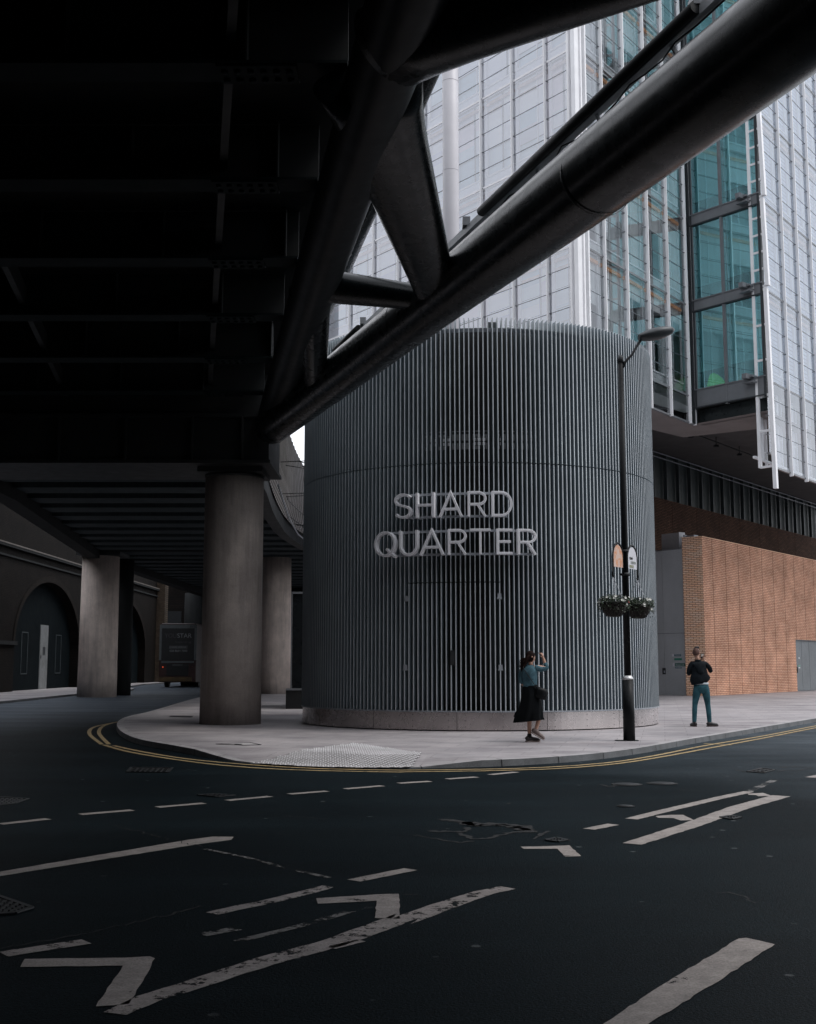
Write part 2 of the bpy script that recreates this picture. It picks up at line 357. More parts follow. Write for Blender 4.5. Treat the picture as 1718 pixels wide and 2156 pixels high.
# ---------- camera, world, sun ----------
cam = bpy.data.cameras.new('camera'); co = bpy.data.objects.new('camera', cam); COL.objects.link(co)
co.location = (0, 0, H); co.rotation_euler = (math.pi/2+TH, 0, 0)
cam.sensor_fit = 'HORIZONTAL'; cam.sensor_width = 24; cam.lens = 24*F/816; cam.clip_end = 2000; cam.clip_start = .05
sc.camera = co
w = bpy.data.worlds.new('World'); sc.world = w; w.use_nodes = True; nt = w.node_tree; nt.nodes.clear()
sky = N(nt, 'ShaderNodeTexSky'); sky.sky_type = 'NISHITA'; sky.sun_disc = False
SUN_EL, SUN_AZ = 60, 100          # degrees, azimuth clockwise from +Y
sky.sun_elevation = R_(SUN_EL); sky.sun_rotation = R_(SUN_AZ)
sc1 = N(nt, 'ShaderNodeVectorMath', operation='SCALE'); sc1.inputs['Scale'].default_value = .11
nt.links.new(sky.outputs[0], sc1.inputs[0])
tcw = N(nt, 'ShaderNodeTexCoord')
cl = ramp(nt, noise(nt, 1.6, 5, .5, vec=tcw.outputs['Generated']), [(.3, (.80, .83, .90)), (.7, (.98, .98, 1.0))])
bg = N(nt, 'ShaderNodeBackground'); nt.links.new(mixc(nt, sc1.outputs[0], cl, .88), bg.inputs[0]); bg.inputs[1].default_value = 1.6
wo = N(nt, 'ShaderNodeOutputWorld'); nt.links.new(bg.outputs[0], wo.inputs[0])
sl = bpy.data.lights.new('sun', 'SUN'); so = bpy.data.objects.new('sun', sl); COL.objects.link(so)
sl.energy = 1.5; sl.angle = R_(20); sl.color = (1, .96, .92)
az = R_(SUN_AZ); dv = Vector((math.sin(az)*math.cos(R_(SUN_EL)), math.cos(az)*math.cos(R_(SUN_EL)), math.sin(R_(SUN_EL))))
so.rotation_euler = dv.to_track_quat('Z', 'Y').to_euler()
sc.view_settings.view_transform = 'Standard'; sc.view_settings.look = 'None'; sc.view_settings.exposure = 0

# ---------- ground ----------
m = MB(); m.quad((-400, -300, 0), (400, -300, 0), (400, 600, 0), (-400, 600, 0))
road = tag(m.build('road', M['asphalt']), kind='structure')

def smooth_poly(pts, step=.35):
    out = []
    for i in range(len(pts)-1):
        p0 = pts[max(i-1, 0)]; p1 = pts[i]; p2 = pts[i+1]; p3 = pts[min(i+2, len(pts)-1)]
        n = max(1, int((p2-p1).length/step))
        for k in range(n):
            t = k/n
            out.append(.5*((2*p1)+(p2-p0)*t+(2*p0-5*p1+4*p2-p3)*t*t+(3*p1-p0-3*p2+p3)*t**3))
    out.append(pts[-1]); return out
kpix = [(560, 1446), (500, 1456), (419, 1473), (320, 1503), (275, 1514), (252, 1523), (245, 1535), (256, 1551), (292, 1567), (364, 1581), (437, 1595), (495, 1604), (573, 1611), (677, 1617),
        (766, 1619), (888, 1618), (1015, 1615), (1138, 1609), (1250, 1600), (1352, 1586), (1454, 1567), (1556, 1549), (1709, 1522)]
kp = [G(x, y) for x, y in kpix]
kp.append(kp[-1]+(kp[-1]-kp[-2]).normalized()*30)
kerb = smooth_poly(kp)
xa = G(495, 1604).x; xb = G(880, 1617).x
def kh(p):
    if p.y > 21 and p.x < -6: return .10
    a = min(max((p.x-(xa-.9))/.9, 0), 1); b = min(max(((xb+.9)-p.x)/.9, 0), 1)
    return .10-.082*min(a, b)
nrm = []
for i, p in enumerate(kerb):
    d = kerb[min(i+1, len(kerb)-1)]-kerb[max(i-1, 0)]; d.normalize(); nrm.append(Vector((-d.y, d.x, 0)))
W2 = 1.3
def off(i, a, z): q = kerb[i]+nrm[i]*a; return Vector((q.x, q.y, z))
km = MB(); pm = MB()
acc = 0
for i in range(len(kerb)-1):
    a, b = kh(kerb[i]), kh(kerb[i+1])
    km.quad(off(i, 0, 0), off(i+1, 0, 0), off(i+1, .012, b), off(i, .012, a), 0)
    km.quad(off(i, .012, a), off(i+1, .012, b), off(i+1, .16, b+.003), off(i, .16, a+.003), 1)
    acc += (kerb[i+1]-kerb[i]).length
    if acc > .9:
        acc = 0; t = (kerb[i+1]-kerb[i]).normalized()*.008
        km.quad(off(i, -.003, 0)-t, off(i, -.003, 0)+t, off(i, .008, a+.001)+t, off(i, .008, a+.001)-t, 2)
        km.quad(off(i, .01, a+.003)-t, off(i, .01, a+.003)+t, off(i, .16, a+.006)+t, off(i, .16, a+.006)-t, 2)
    pm.quad(off(i, .16, a), off(i+1, .16, b), off(i+1, W2, .104), off(i, W2, .104))
tag(km.build('kerb', [M['kerb'], M['kerb_top'], M['crack']]), kind='structure')
inner = [off(i, W2, .104) for i in range(len(kerb))]
last = inner[-1]
ring = inner+[Vector((90, last.y, .104)), Vector((90, 110, .104)), Vector((inner[0].x, 110, .104))]
pm.poly(ring)
tag(pm.build('pavement', M['paving']), kind='structure')
def pave_z(x, y):
    best = 1e9; bi = 0; q = Vector((x, y, 0))
    for i, p in enumerate(kerb):
        d = (p-q).length_squared
        if d < best: best = d; bi = i
    d = max(0, (q-kerb[bi]).dot(nrm[bi])); h = kh(kerb[bi])
    return h+(.104-h)*min(1, max(0, (d-.16)/(W2-.16)))
def inside(x, y, pl):
    c = False; j = len(pl)-1
    for i in range(len(pl)):
        a, b = pl[i], pl[j]
        if (a.y > y) != (b.y > y) and x < (b.x-a.x)*(y-a.y)/(b.y-a.y)+a.x: c = not c
        j = i
    return c
tp = [G(533, 1603, .05), G(745, 1566, .1), G(884, 1587, .1), G(868, 1612, .05), G(766, 1615.5, .03), G(650, 1613, .03)]
tm = MB(); st = .085; ang = math.atan2((tp[1]-tp[0]).y, (tp[1]-tp[0]).x)
ux = Vector((math.cos(ang), math.sin(ang), 0)); uy = Vector((-ux.y, ux.x, 0)); o0 = tp[0]
for i in range(-60, 110):
    for j in range(-60, 60):
        q = o0+ux*(i*st)+uy*(j*st)
        if not inside(q.x, q.y, tp): continue
        z = pave_z(q.x, q.y)+.010; c = Vector((q.x, q.y, z)); h = st/2-.0005
        if (i % 5) == 0 or (j % 5) == 0: pass
        tm.quad(c-ux*h-uy*h, c+ux*h-uy*h, c+ux*h+uy*h, c-ux*h+uy*h)
        b = len(tm.v)
        for k in range(6): a = k*math.pi/3; tm.v.append((q.x+.026*math.cos(a), q.y+.026*math.sin(a), z))
        for k in range(6): a = k*math.pi/3; tm.v.append((q.x+.015*math.cos(a), q.y+.015*math.sin(a), z+.014))
        for k in range(6): tm.f.append((b+k, b+(k+1) % 6, b+6+(k+1) % 6, b+6+k)); tm.mi.append(1); tm.sm.append(False)
        tm.f.append(tuple(b+6+k for k in range(6))); tm.mi.append(1); tm.sm.append(False)
M['blister'] = mat('blister', (.52, .51, .52), .5, var=.2, scale=1.5)
tag(tm.build('tactile_paving', [M['tactile'], M['blister']]), kind='structure')
# left-hand pavement below the arches
lp = [G(x, y, 0) for x, y in ((-420, 1560), (-150, 1507), (0, 1482), (150, 1466), (239, 1458.5), (277, 1455), (283, 1452), (262, 1449.5), (300, 1443))]
lp = [Vector((-15.2, -20, 0)), Vector((-15.6, 20, 0))]+lp[2:]+[Vector((-20.2, 112, 0)), Vector((-60, 112, 0)), Vector((-60, -20, 0))]
m = MB(); m.poly([(p.x, p.y, .10) for p in lp])
for i in range(0, 9):
    a, b = lp[i], lp[i+1]; m.quad((a.x, a.y, 0), (b.x, b.y, 0), (b.x, b.y, .10), (a.x, a.y, .10), 1)
tag(m.build('pavement', [M['paving'], M['kerb']]), kind='structure')

# ---------- painted markings (parts of the road) ----------
def c5(x, y): return G((x/1.0106)/1.9, (2700+y/1.0106)/1.9)
def c6(x, y): return G((1600+x/1.0325)/1.9, (2800+y/1.0325)/1.9)
def marking(name, pts, material, z=.004, jit=.005, label=None):
    out = []
    for i in range(len(pts)):
        a = pts[i]; b = pts[(i+1) % len(pts)]; n = max(1, int((b-a).length/.07))
        for k in range(n):
            p = a.lerp(b, k/n); d = (b-a).normalized(); q = Vector((-d.y, d.x, 0))
            out.append(Vector((p.x, p.y, z))+q*(random.uniform(-jit, jit) if k else 0))
    m = MB(); m.poly(out); o = m.build(name, material, road)
    return o
def strip(pts, wdt):
    L = []; Rr = []
    wd = wdt if hasattr(wdt, '__len__') else [wdt]*len(pts)
    for i, p in enumerate(pts):
        d = (pts[min(i+1, len(pts)-1)]-pts[max(i-1, 0)]).normalized(); q = Vector((-d.y, d.x, 0))
        L.append(p+q*wd[i]/2); Rr.append(p-q*wd[i]/2)
    return L+Rr[::-1]
wp, wn, gp = M['white_paint'], M['worn_paint'], M['ghost_paint']
marking('centre_line', [c5(*p) for p in ((-260, 858), (0, 797), (760, 668), (860, 655), (945, 656), (935, 668), (800, 686), (0, 815), (-260, 880))], wp)
for a, b, k in ((c5(0, 604), c5(195, 583), 1), (c5(325, 565), c5(535, 547.5), 1), (c5(636, 535.5), c5(826, 519.5), 1), (c5(918, 508.5), c5(1092, 492), 1), (c5(1170, 482.5), c5(1322, 470.5), 1),
                (c5(1396, 461.5), c5(1546, 449), 1), (c6(-5, 345), c6(125, 337), 1), (c6(195, 327.5), c6(317, 319), 1), (c6(373, 309.5), c6(480, 298.5), 1)):
    marking('lane_dash', strip([a, b], .13), wp)
ch = [[c5(*p) for p in ((100, 1151), (505, 1146), (605, 1140), (626, 1148), (585, 1225), (522, 1333), (388, 1343), (450, 1250), (497, 1178), (82, 1183))],
      [c5(*p) for p in ((1278, 905), (1525, 889), (1612, 887), (1618, 988), (1515, 985), (1523, 915), (1285, 927))],
      [c6(*p) for p in ((498, 608), (655, 604), (700, 602), (748, 647), (682, 649), (650, 616), (512, 617))],
      [c6(*p) for p in ((1055, 481), (1120, 476), (1170, 476), (1215, 498), (1160, 499), (1128, 489), (1066, 488))],
      [c6(*p) for p in ((1437, 388), (1500, 385), (1535, 397), (1480, 399), (1470, 394), (1440, 393))]]
for c in ch: marking('chevron', c, wp)
marking('worn_line', strip([c5(465, 1372), c5(600, 1310), c5(760, 1262), c5(900, 1215), c5(1100, 1152), c5(1340, 1088), c5(1510, 1028), c5(1650, 975), c6(0, 918), c6(110, 878), c6(240, 832), c6(345, 798), c6(445, 777)], [.12, .14, .14, .15, .17, .17, .18, .18, .18, .18, .17, .15, .14]), wn, jit=.006)
marking('worn_line', strip([c5(1340, 1106), c5(1460, 1076)], .07), wn, jit=.006)
marking('worn_line', strip([c5(860, 967), c5(975, 940), c5(1070, 922), c5(1180, 895), c5(1330, 857)], .12), wn, jit=.006)
marking('worn_line', strip([c5(1430, 833), c5(1660, 787)], .13), wp)
marking('worn_line', strip([c5(15, 1132), c5(350, 1080)], .13), wn, jit=.006)
marking('worn_line', strip([c5(815, 1053), c5(960, 1027)], .10), gp)
marking('worn_line', strip([c5(960, 1080), c5(1200, 1020), c5(1500, 935)], .07), gp)
marking('worn_line', strip([c5(830, 705), c5(1000, 740), c5(1170, 785), c5(1330, 822)], .05), gp)
marking('edge_line', strip([c6(780, 535), c6(882, 515)], .13), wp)
marking('edge_line', strip([c6(955, 493), c6(1100, 457), c6(1330, 403), c6(1440, 380)], .14), wp)
marking('edge_line', strip([c6(1440, 380), c6(1550, 330)], .10), gp)
marking('edge_line', strip([c6(958, 596), c6(1205, 517), c6(1400, 446), c6(1575, 397)], [.17, .2, .22, .22]), wp, jit=.006)
marking('edge_line', strip([c6(1692, 321), c6(1760, 308)], .14), wp)
marking('stop_line', [c6(*p) for p in ((1400, 988), (1430, 985), (1548, 1012), (1290, 1180), (1030, 1338), (760, 1520), (560, 1520), (845, 1338), (1130, 1150))], wp, jit=.006)
yl = M['yellow_paint']
yin = [c5(475, 191), c5(420, 206), c5(400, 235), c5(440, 282)]
yi2 = [c5(460, 287), c5(560, 309), c5(750, 340), c5(1000, 364), c5(1300, 381), c5(1640, 387), c6(0, 292), c6(340, 288), c6(600, 280), c6(850, 262), c6(1050, 232), c6(1260, 190), c6(1500, 150), c6(1718, 108), c6(1900, 75)]
yo1 = [c5(462, 193), c5(380, 212), c5(362, 240), c5(412, 282)]
yo2 = [c5(420, 284), c5(520, 312), c5(700, 342), c5(900, 367), c5(1150, 384), c5(1450, 392), c5(1640, 395), c6(0, 299), c6(340, 295), c6(600, 288), c6(850, 270), c6(1050, 242), c6(1350, 187), c6(1500, 159), c6(1718, 116), c6(1900, 84)]
for l in (yin, yi2, yo1, yo2): marking('yellow_line', strip(smooth_poly(l, .5), .085), yl, z=.008, jit=.006)
marking('yellow_line', strip([c6(1255, 181), c6(1370, 188)], .07), yl, z=.009)
for t in range(7):   # bay dashes beside the far kerb
    a = G(311+t*16.5, 1504-t*4.6); b = G(321+t*16.5, 1501.5-t*4.6); marking('bay_dash', strip([a, b], .12), wp)
for a in ([(333, 1494), (352, 1487), (372, 1486), (358, 1491)], [(356, 1484), (375, 1479), (392, 1479), (380, 1484)]): marking('bay_lettering', [G(*p) for p in a], gp)

# cracks and broken patch
def crack(pts, wmax):
    pp = []
    for i in range(len(pts)-1):
        a, b = pts[i], pts[i+1]; n = max(2, int((b-a).length/.05))
        for k in range(n):
            q = a.lerp(b, k/n); pp.append(q+Vector((random.uniform(-.02, .02), random.uniform(-.05, .05), 0)))
    m = MB(); L = strip(pp, [random.uniform(.2, 1)*wmax for _ in pp]); n = len(pp)
    for i in range(n-1):
        a, b, c, d = L[i], L[i+1], L[2*n-2-i], L[2*n-1-i]; m.quad(*[(q.x, q.y, .0045) for q in (d, c, b, a)])
    return m.build('road_crack', M['crack'], road)
for pts, ww in (([(175, 493), (265, 503), (300, 520), (430, 518), (520, 535), (545, 552)], .08), ([(265, 503), (320, 518), (400, 512), (500, 522), (522, 545)], .14), ([(120, 545), (190, 545), (260, 545), (290, 525)], .06),
                ([(240, 550), (300, 578), (380, 570), (470, 545), (530, 545)], .05), ([(60, 560), (140, 572), (240, 590), (320, 582)], .03), ([(560, 575), (610, 545), (640, 540)], .03), ([(600, 580), (650, 570), (690, 580), (660, 588)], .03),
                ([(820, 350), (860, 358), (910, 355)], .03), ([(1380, 290), (1460, 300), (1560, 295), (1700, 288)], .04), ([(1560, 280), (1640, 276), (1716, 285)], .05), ([(440, 430), (470, 428)], .05), ([(1300, 795), (1400, 805), (1480, 850)], .015), ([(1140, 372), (1300, 380)], .02)):
    crack([c6(*p) for p in pts], ww*1.9)
for pts in ([(0, 1110), (300, 1060), (620, 985), (860, 930)], [(460, 610), (640, 655), (830, 700)], [(1620, 885), (1718, 895)], [(1150, 570), (1280, 582), (1350, 583)]): crack([c5(*p) for p in pts], .022)

def cover(name, pts, label, rows=5, cols=8):
    c = sum(pts, Vector())/4; m = MB()
    P4 = [Vector((p.x, p.y, .006)) for p in pts]; m.quad(*P4)
    for i in range(4):
        a, b = P4[i], P4[(i+1) % 4]; m.bar(a+Vector((0, 0, .003)), b+Vector((0, 0, .003)), .035, .008, 1)
    for i in range(1, rows):
        for j in range(1, cols):
            q = P4[0].lerp(P4[1], j/cols).lerp(P4[3].lerp(P4[2], j/cols), i/rows)
            e1 = (P4[1]-P4[0])/cols*.3; e2 = (P4[3]-P4[0])/rows*.28
            m.obox(q+Vector((0, 0, .004)), e1, e2, (0, 0, .004), 1)
    return tag(m.build(name, [M['crack'], M['iron']], origin=tuple(c)), label, 'manhole cover')
cover('manhole_cover', [c5(*p) for p in ((512, 394), (680, 396), (697, 377), (530, 375))], 'dark iron drain grate flush in the road beyond the long white line')
cover('manhole_cover', [c5(*p) for p in ((-90, 540), (60, 522), (115, 503), (-40, 494))], 'chequered iron cover at the left edge of the road above the dashed line')
cover('manhole_cover', [c5(*p) for p in ((-150, 980), (60, 967), (128, 945), (-60, 880))], 'large chequered iron cover at the left edge nearest the big chevron')
cover('manhole_cover', [c5(*p) for p in ((800, 487), (880, 495), (950, 489), (870, 483))], 'small dark iron cover beside a white lane dash', 3, 5)
cover('manhole_cover', [c6(*p) for p in ((1435, 298), (1500, 303), (1548, 290), (1495, 283))], 'sunken dark iron cover in cracked asphalt on the right side of the road', 3, 4)
cover('manhole_cover', [c6(*p) for p in ((1325, 487), (1370, 495), (1408, 487), (1362, 481))], 'small iron cover touching the long worn edge line', 3, 4)
cover('manhole_cover', [c6(*p) for p in ((605, 582), (650, 588), (692, 582), (645, 572))], 'small iron cover beside the cracked patch and a white chevron', 3, 4)
for x, y, rr, lb in ((937, 350, .2, 'round iron cover in the road, left one of a pair below the lamp post'), (1082, 346, .2, 'round iron cover in the road, right one of a pair below the lamp post'), (932, 440, .1, 'tiny round iron cap alone in the open asphalt')):
    c = c6(x, y); m = MB(); m.cyl(0, 0, .002, .008, rr, 24); m.rings([(0, 0, .008, rr*.8, rr*.8), (0, 0, .013, rr*.76, rr*.76)], 24, 1, True)
    tag(m.build('manhole_cover', [M['crack'], M['iron']], loc=(c.x, c.y, 0)), lb, 'manhole cover')
p4 = [G(x, y, .104) for x, y in ((455, 1567), (513, 1569.5), (549, 1568.5), (526, 1564))]
m = MB()
for i in range(4): m.bar(p4[i]+Vector((0, 0, .006)), p4[(i+1) % 4]+Vector((0, 0, .006)), .03, .006)
m.quad(*[(p.x, p.y, .109) for p in p4], 1); m.cyl(*((p4[0]+p4[2])/2)[:2], .108, .114, .07, 12)
tag(m.build('inspection_cover', [M['crack'], M['tactile']]), 'paved inspection cover with dark frame in the pavement by the big column', 'access cover')
p4 = [G(x, y, .104) for x, y in ((355, 1509.5), (403, 1511), (408, 1507.5), (360, 1507))]
m = MB(); m.quad(*[(p.x, p.y, .109) for p in p4], 0)
tag(m.build('drain_grate', [M['iron']]), 'dark flat grate in the pavement left of the nearest column', 'drain')

# ---------- steel bridge overhead ----------
br = empty('steel_bridge', (-4.33, 29.4, 0), label='dark steel road bridge with tubular truss edge passing overhead on a concrete column', cat='bridge')
OB = br.location.copy()
def part(mb, name, mats, parent=br, **kw):
    return mb.build(name, mats, parent, origin=tuple(OB), **kw)
# local frame: all bridge parts are modelled about the column foot
m = MB(); m.rings([(0+OB.x, OB.y, .1, .745, .745), (OB.x, OB.y, 2, .735, .735), (OB.x, OB.y, 6.13, .72, .72)], 64)
col1 = part(m, 'column', M['concrete'])
m = MB(); m.cyl(OB.x, OB.y, 6.13, 6.2, .74, 48); m.box(OB.x-.8, OB.x+.78, OB.y-.8, OB.y+.8, 6.2, 6.32); part(m, 'bearing', M['steel_dark'])
def och(Y, dz=0, dx=0): return Vector((2.89-.372*(Y-11.19)+dx, Y, 7.1+dz))
def ich(Y, dz=0): return Vector((-.25-.179*(Y-11.41), Y, 7.5+dz))
def chord(f, Ys, r, n=40): m = MB(); m.tube([f(y) for y in Ys], r, n); return m
Ys = [-12+i*1.0 for i in range(0, 40)]
def orad(Y): return .415+.055*min(1, max(0, (17.5-Y)/4))
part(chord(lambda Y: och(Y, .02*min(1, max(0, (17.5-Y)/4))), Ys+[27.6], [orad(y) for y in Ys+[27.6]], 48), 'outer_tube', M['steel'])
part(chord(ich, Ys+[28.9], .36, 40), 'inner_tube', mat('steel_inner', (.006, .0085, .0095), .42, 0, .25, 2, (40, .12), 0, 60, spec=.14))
# weld beads around the outer tube
dO = (och(1)-och(0)).normalized()
for Y in (-4, 2, 8, 13.1, 18.9, 23.3):
    m = MB(); m.tube([och(Y)-dO*.02, och(Y), och(Y)+dO*.02], [orad(Y)+.001, orad(Y)+.006, orad(Y)+.001], 48, caps=False); part(m, 'weld_seam', M['steel'])
def strut(a, b, wa, wb, ta, tb, name='strut', flare=1.3):
    a = Vector(a); b = Vector(b); m = MB(); pts = []; rr = []
    n = 14
    for k in range(n+1):
        t = k/n; pts.append(a.lerp(b, t)); wv = wa+(wb-wa)*t; tv = ta+(tb-ta)*t
        e = max(0, 1-t/.18) ; e2 = max(0, 1-(1-t)/.14)
        g = 1+(flare-1)*(e*e+e2*e2); rr.append((wv*g, tv))
    m.tube(pts, rr, 28); o = part(m, name, M['steel'])
    d = (b-a).normalized(); u = d.cross(Vector((0, 0, 1))).normalized()
    s = MB()
    for sg in (1, -1):
        s.tube([a.lerp(b, t)+u*sg*(wa+(wb-wa)*t)*.80*(1+.3*max(0, 1-t/.18)**2+.3*max(0, 1-(1-t)/.14)**2)-Vector((0, 0, (ta+(tb-ta)*t)*.62)) for t in [k/10 for k in range(11)]], .014, 6)
    sm = s.build('weld_seam', M['steel'], o)
    return o
strut(ich(11.7)+Vector((-.12, 0, 0)), och(17.7, -.02), .52, .30, .24, .20, flare=1.12)
strut(ich(18.25), och(17.75, .0), .42, .22, .26, .18)
strut(ich(18.6), och(24.1), .30, .2, .24, .2)
strut(ich(24.8), och(24.5), .26, .16, .2, .16)
strut(ich(10.9), och(7.1), .42, .36, .36, .34)
strut(ich(4.6), och(6.8), .40, .30, .30, .28)
strut(ich(4.6), och(0), .45, .34, .34, .3)
m = MB(); a = Vector((.35, 14.91, 9.5)); b = Vector((-1.27, 23.16, 9.5)); d = (b-a)/ (b.y-a.y)
m.tube([a+d*(y-14.91) for y in (-8, 0, 10, 20, 29)], .15, 20); part(m, 'upper_rail', M['steel'])
m = MB()
for Y in (2, 7, 12, 17, 22, 27): 
    q = a+d*(Y-14.91); m.tube([ich(Y, .2), q], .06, 8)
part(m, 'rail_post', M['steel'])
# gusset plate where the struts meet the outer tube
m = MB(); q = och(18.1)
m.poly([(q.x-.15, q.y-.4, 7.25), (q.x-.75, q.y+.15, 7.28), (q.x-.2, q.y+.5, 7.25)]); m.poly([(q.x-.15, q.y-.4, 7.21), (q.x-.2, q.y+.5, 7.21), (q.x-.75, q.y+.15, 7.24)])
part(m, 'gusset_plate', M['steel_dark'])
# deck and cross girders
def left_edge(Y): return -21 if Y < 17 else (-21+(Y-17)*2.06 if Y < 22 else -10.7)  # deck widened to the left, out of view, to shut out skylight
m = MB(); ys = [-13, 17, 22, 30.2]
for i in range(3):
    y0, y1 = ys[i], ys[i+1]
    for z, s in ((8.55, 1), (9.0, -1)):
        q = [(left_edge(y0), y0, z), (ich(y0).x-.1, y0, z), (ich(y1).x-.1, y1, z), (left_edge(y1), y1, z)]
        m.quad(*(q if s < 0 else q[::-1]))
    m.quad((left_edge(y0), y0, 8.55), (left_edge(y0), y0, 9.0), (left_edge(y1), y1, 9), (left_edge(y1), y1, 8.55))
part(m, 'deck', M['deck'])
m = MB()
for z, s in ((8.5, 1), (8.95, -1)):
    q = [(ich(-13).x, -13, z), (och(-13).x+1.5, -13, z), (och(9).x+1.2, 9, z), (ich(9).x, 9, z)]; m.quad(*(q if s < 0 else q[::-1]))
m.quad((och(-13).x+1.5, -13, 8.5), (och(9).x+1.2, 9, 8.5), (och(9).x+1.2, 9, 8.95), (och(-13).x+1.5, -13, 8.95)); m.quad((ich(9).x, 9, 8.5), (och(9).x+1.2, 9, 8.5), (och(9).x+1.2, 9, 8.95), (ich(9).x, 9, 8.95))
part(m, 'shading_deck', M['deck'])  # slab added overhead, out of view, to darken the near road
m = MB()
for i in range(3): m.bar((left_edge(ys[i])+.15, ys[i], 8.3), (left_edge(ys[i+1])+.15, ys[i+1], 8.3), .3, 1.4)
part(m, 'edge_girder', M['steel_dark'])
sp = MB()                                     # splice plate with two rows of bolts
sp.box(-.42, .42, -.19, .19, -.03, -.001)
for i in range(6):
    for j in (-1, 1):
        x = -.34+i*.136; sp.rings([(x, j*.09, -.03, .038, .038), (x, j*.09, -.058, .034, .034)], 8)
proto = None; gy = [2.9+i*2.985 for i in range(-3, 9)]
for k, Y in enumerate(gy):
    m = MB(); xl = left_edge(Y)+.3; xr = ich(Y).x-.3; n = 10
    for i in range(n):
        x0 = xl+(xr-xl)*i/n; x1 = xl+(xr-xl)*(i+1)/n
        f = lambda x: 7.72+.10*max(0, (x-xl)/(xr-xl)-.0)-.16*math.sin(math.pi*min(1, (x-xl)/(xr-xl)*1.15)) if False else 7.72
        m.obox(((x0+x1)/2, Y, 7.735), ((x1-x0)/2+.001, 0, 0), (0, .20, 0), (0, 0, .018), 0)
    m.box(xl, xr, Y-.012, Y+.012, 7.755, 8.54, 1)
    for x in [xl+j*1.9 for j in range(int((xr-xl)/1.9)+1)]: m.box(x, x+.02, Y-.16, Y+.16, 7.76, 8.54, 1)
    g = part(m, 'cross_girder', [M['rib'], M['steel_dark']])
    xs = ich(Y).x-1.25
    if proto is None: proto = sp.build('splice_plate', M['rib'], g, loc=Vector((xs, Y, 7.716))-OB)
    else: c = dup(proto, g, Vector((xs, Y, 7.716))-OB)
m = MB()
for dx in (1.55, 5.0): m.bar((ich(-8).x-dx, -8, 8.1), (ich(28).x-dx, 28, 8.1), .10, .35)
part(m, 'stringer', M['steel_dark'])
m = MB(); m.box(-11.0, -3.35, 28.2, 30.6, 6.33, 8.5); m.box(-11.05, -3.3, 28.1, 30.7, 6.32, 6.40); m.box(-11.05, -3.3, 28.1, 30.7, 7.45, 7.53)
for x in (-10, -8.4, -6.8, -5.2, -4.0): m.box(x, x+.04, 28.05, 28.2, 6.4, 7.45)
part(m, 'crosshead', M['steel_dark'])
# light rail above the outer tube
def rl(Y, dz=0): return Vector((.72-.336*(Y-17.39), Y, 7.88+dz))
m = MB(); m.bar(rl(-6), rl(26.2), .10, .11)
for Y in [-4+i*1.55 for i in range(19)]:
    m.bar(rl(Y, -.05), och(Y, .40)+Vector((.12, 0, 0)), .045, .03)
part(m, 'light_rail', mat('light_rail', (.42, .44, .46), .5, .1))
for y0, y1 in ((-3, 1.5), (2.5, 9.9), (10.9, 16.2), (22.1, 23.7)):
    m = MB(); m.tube([rl(y0, .0)+Vector((-.08, 0, .02)), rl(y1, .0)+Vector((-.08, 0, .02))], .070, 16); part(m, 'lamp_tube', M['steel_dark'])
m = MB()
for Y in (16.9, 11.0, 22.0):
    m = MB(); q = rl(Y, .11); m.box(q.x-.08, q.x+.03, q.y-.11, q.y+.11, q.z-.06, q.z+.07); part(m, 'junction_box', M['grey_frame'])
m = MB(); cp = []
for i in range(70):
    q = rl(3+i*.31, -.07); cp.append(q+Vector((random.uniform(-.03, .03), 0, -(0 if i % 5 == 0 else random.uniform(.01, .07)))))
m.tube(cp, .010, 5)
part(m, 'cable', M['black'])

# ---------- far concrete viaduct ----------
fv = empty('concrete_viaduct', (-6.7, 60.4, 0), label='ribbed concrete road viaduct curving away behind the steel bridge on round columns', cat='viaduct')
OB2 = fv.location.copy()
def redge(Y):
    pts = [(30.6, -3.95), (34, -4.06), (39.6, -4.45), (45.7, -4.66), (50, -4.45), (58, -3.6), (70, -1.6), (90, 4), (112, 13)]
    for i in range(len(pts)-1):
        if Y <= pts[i+1][0]:
            t = (Y-pts[i][0])/(pts[i+1][0]-pts[i][0]); t = max(0, t); return pts[i][1]+(pts[i+1][1]-pts[i][1])*t
    return pts[-1][1]
def ledge(Y): return -12.4 if Y < 36 else max(-15.2, -12.4-(Y-36)*.13)
m = MB(); yy = [30.7+i*2 for i in range(40)]
for i in range(39):
    y0, y1 = yy[i], yy[i+1]
    m.quad((ledge(y0), y0, 7.3), (ledge(y1), y1, 7.3), (redge(y1), y1, 7.3), (redge(y0), y0, 7.3))
    m.quad((ledge(y0), y0, 8.2), (redge(y0), y0, 8.2), (redge(y1), y1, 8.2), (ledge(y1), y1, 8.2))
m.build('deck', M['concrete_dark'], fv, origin=tuple(OB2))
for i in range(30):
    Y = 32+i*2.35
    m = MB(); m.box(ledge(Y)+.4, redge(Y)-.4, Y-.62, Y+.62, 6.92, 7.29)
    m.build('cross_beam', M['soffit_beam'], fv, origin=tuple(OB2))
m = MB()
for i in range(39):
    y0, y1 = yy[i], yy[i+1]; m.bar((ledge(y0), y0, 7.35), (ledge(y1), y1, 7.35), .6, 1.5)
m.build('edge_beam', M['concrete_dark'], fv, origin=tuple(OB2))
m = MB()
for i in range(39):
    y0, y1 = yy[i], yy[i+1]; m.bar((redge(y0)-.25, y0, 6.78), (redge(y1)-.25, y1, 6.78), .4, .5)
m.build('edge_beam', M['steel_dark'], fv, origin=tuple(OB2))
def redge_s(Y): return sum(redge(Y+d) for d in (-3, -2, -1, 0, 1, 2, 3))/7
m = MB(); m2 = MB(); q = []                   # curved zinc parapet cladding that bellies outwards
seg = [31.5+i*.55 for i in range(90)]
prof = [(0.0, 7.0), (.12, 7.4), (.18, 8.0), (.16, 8.8), (.08, 9.7), (0, 10.5)]
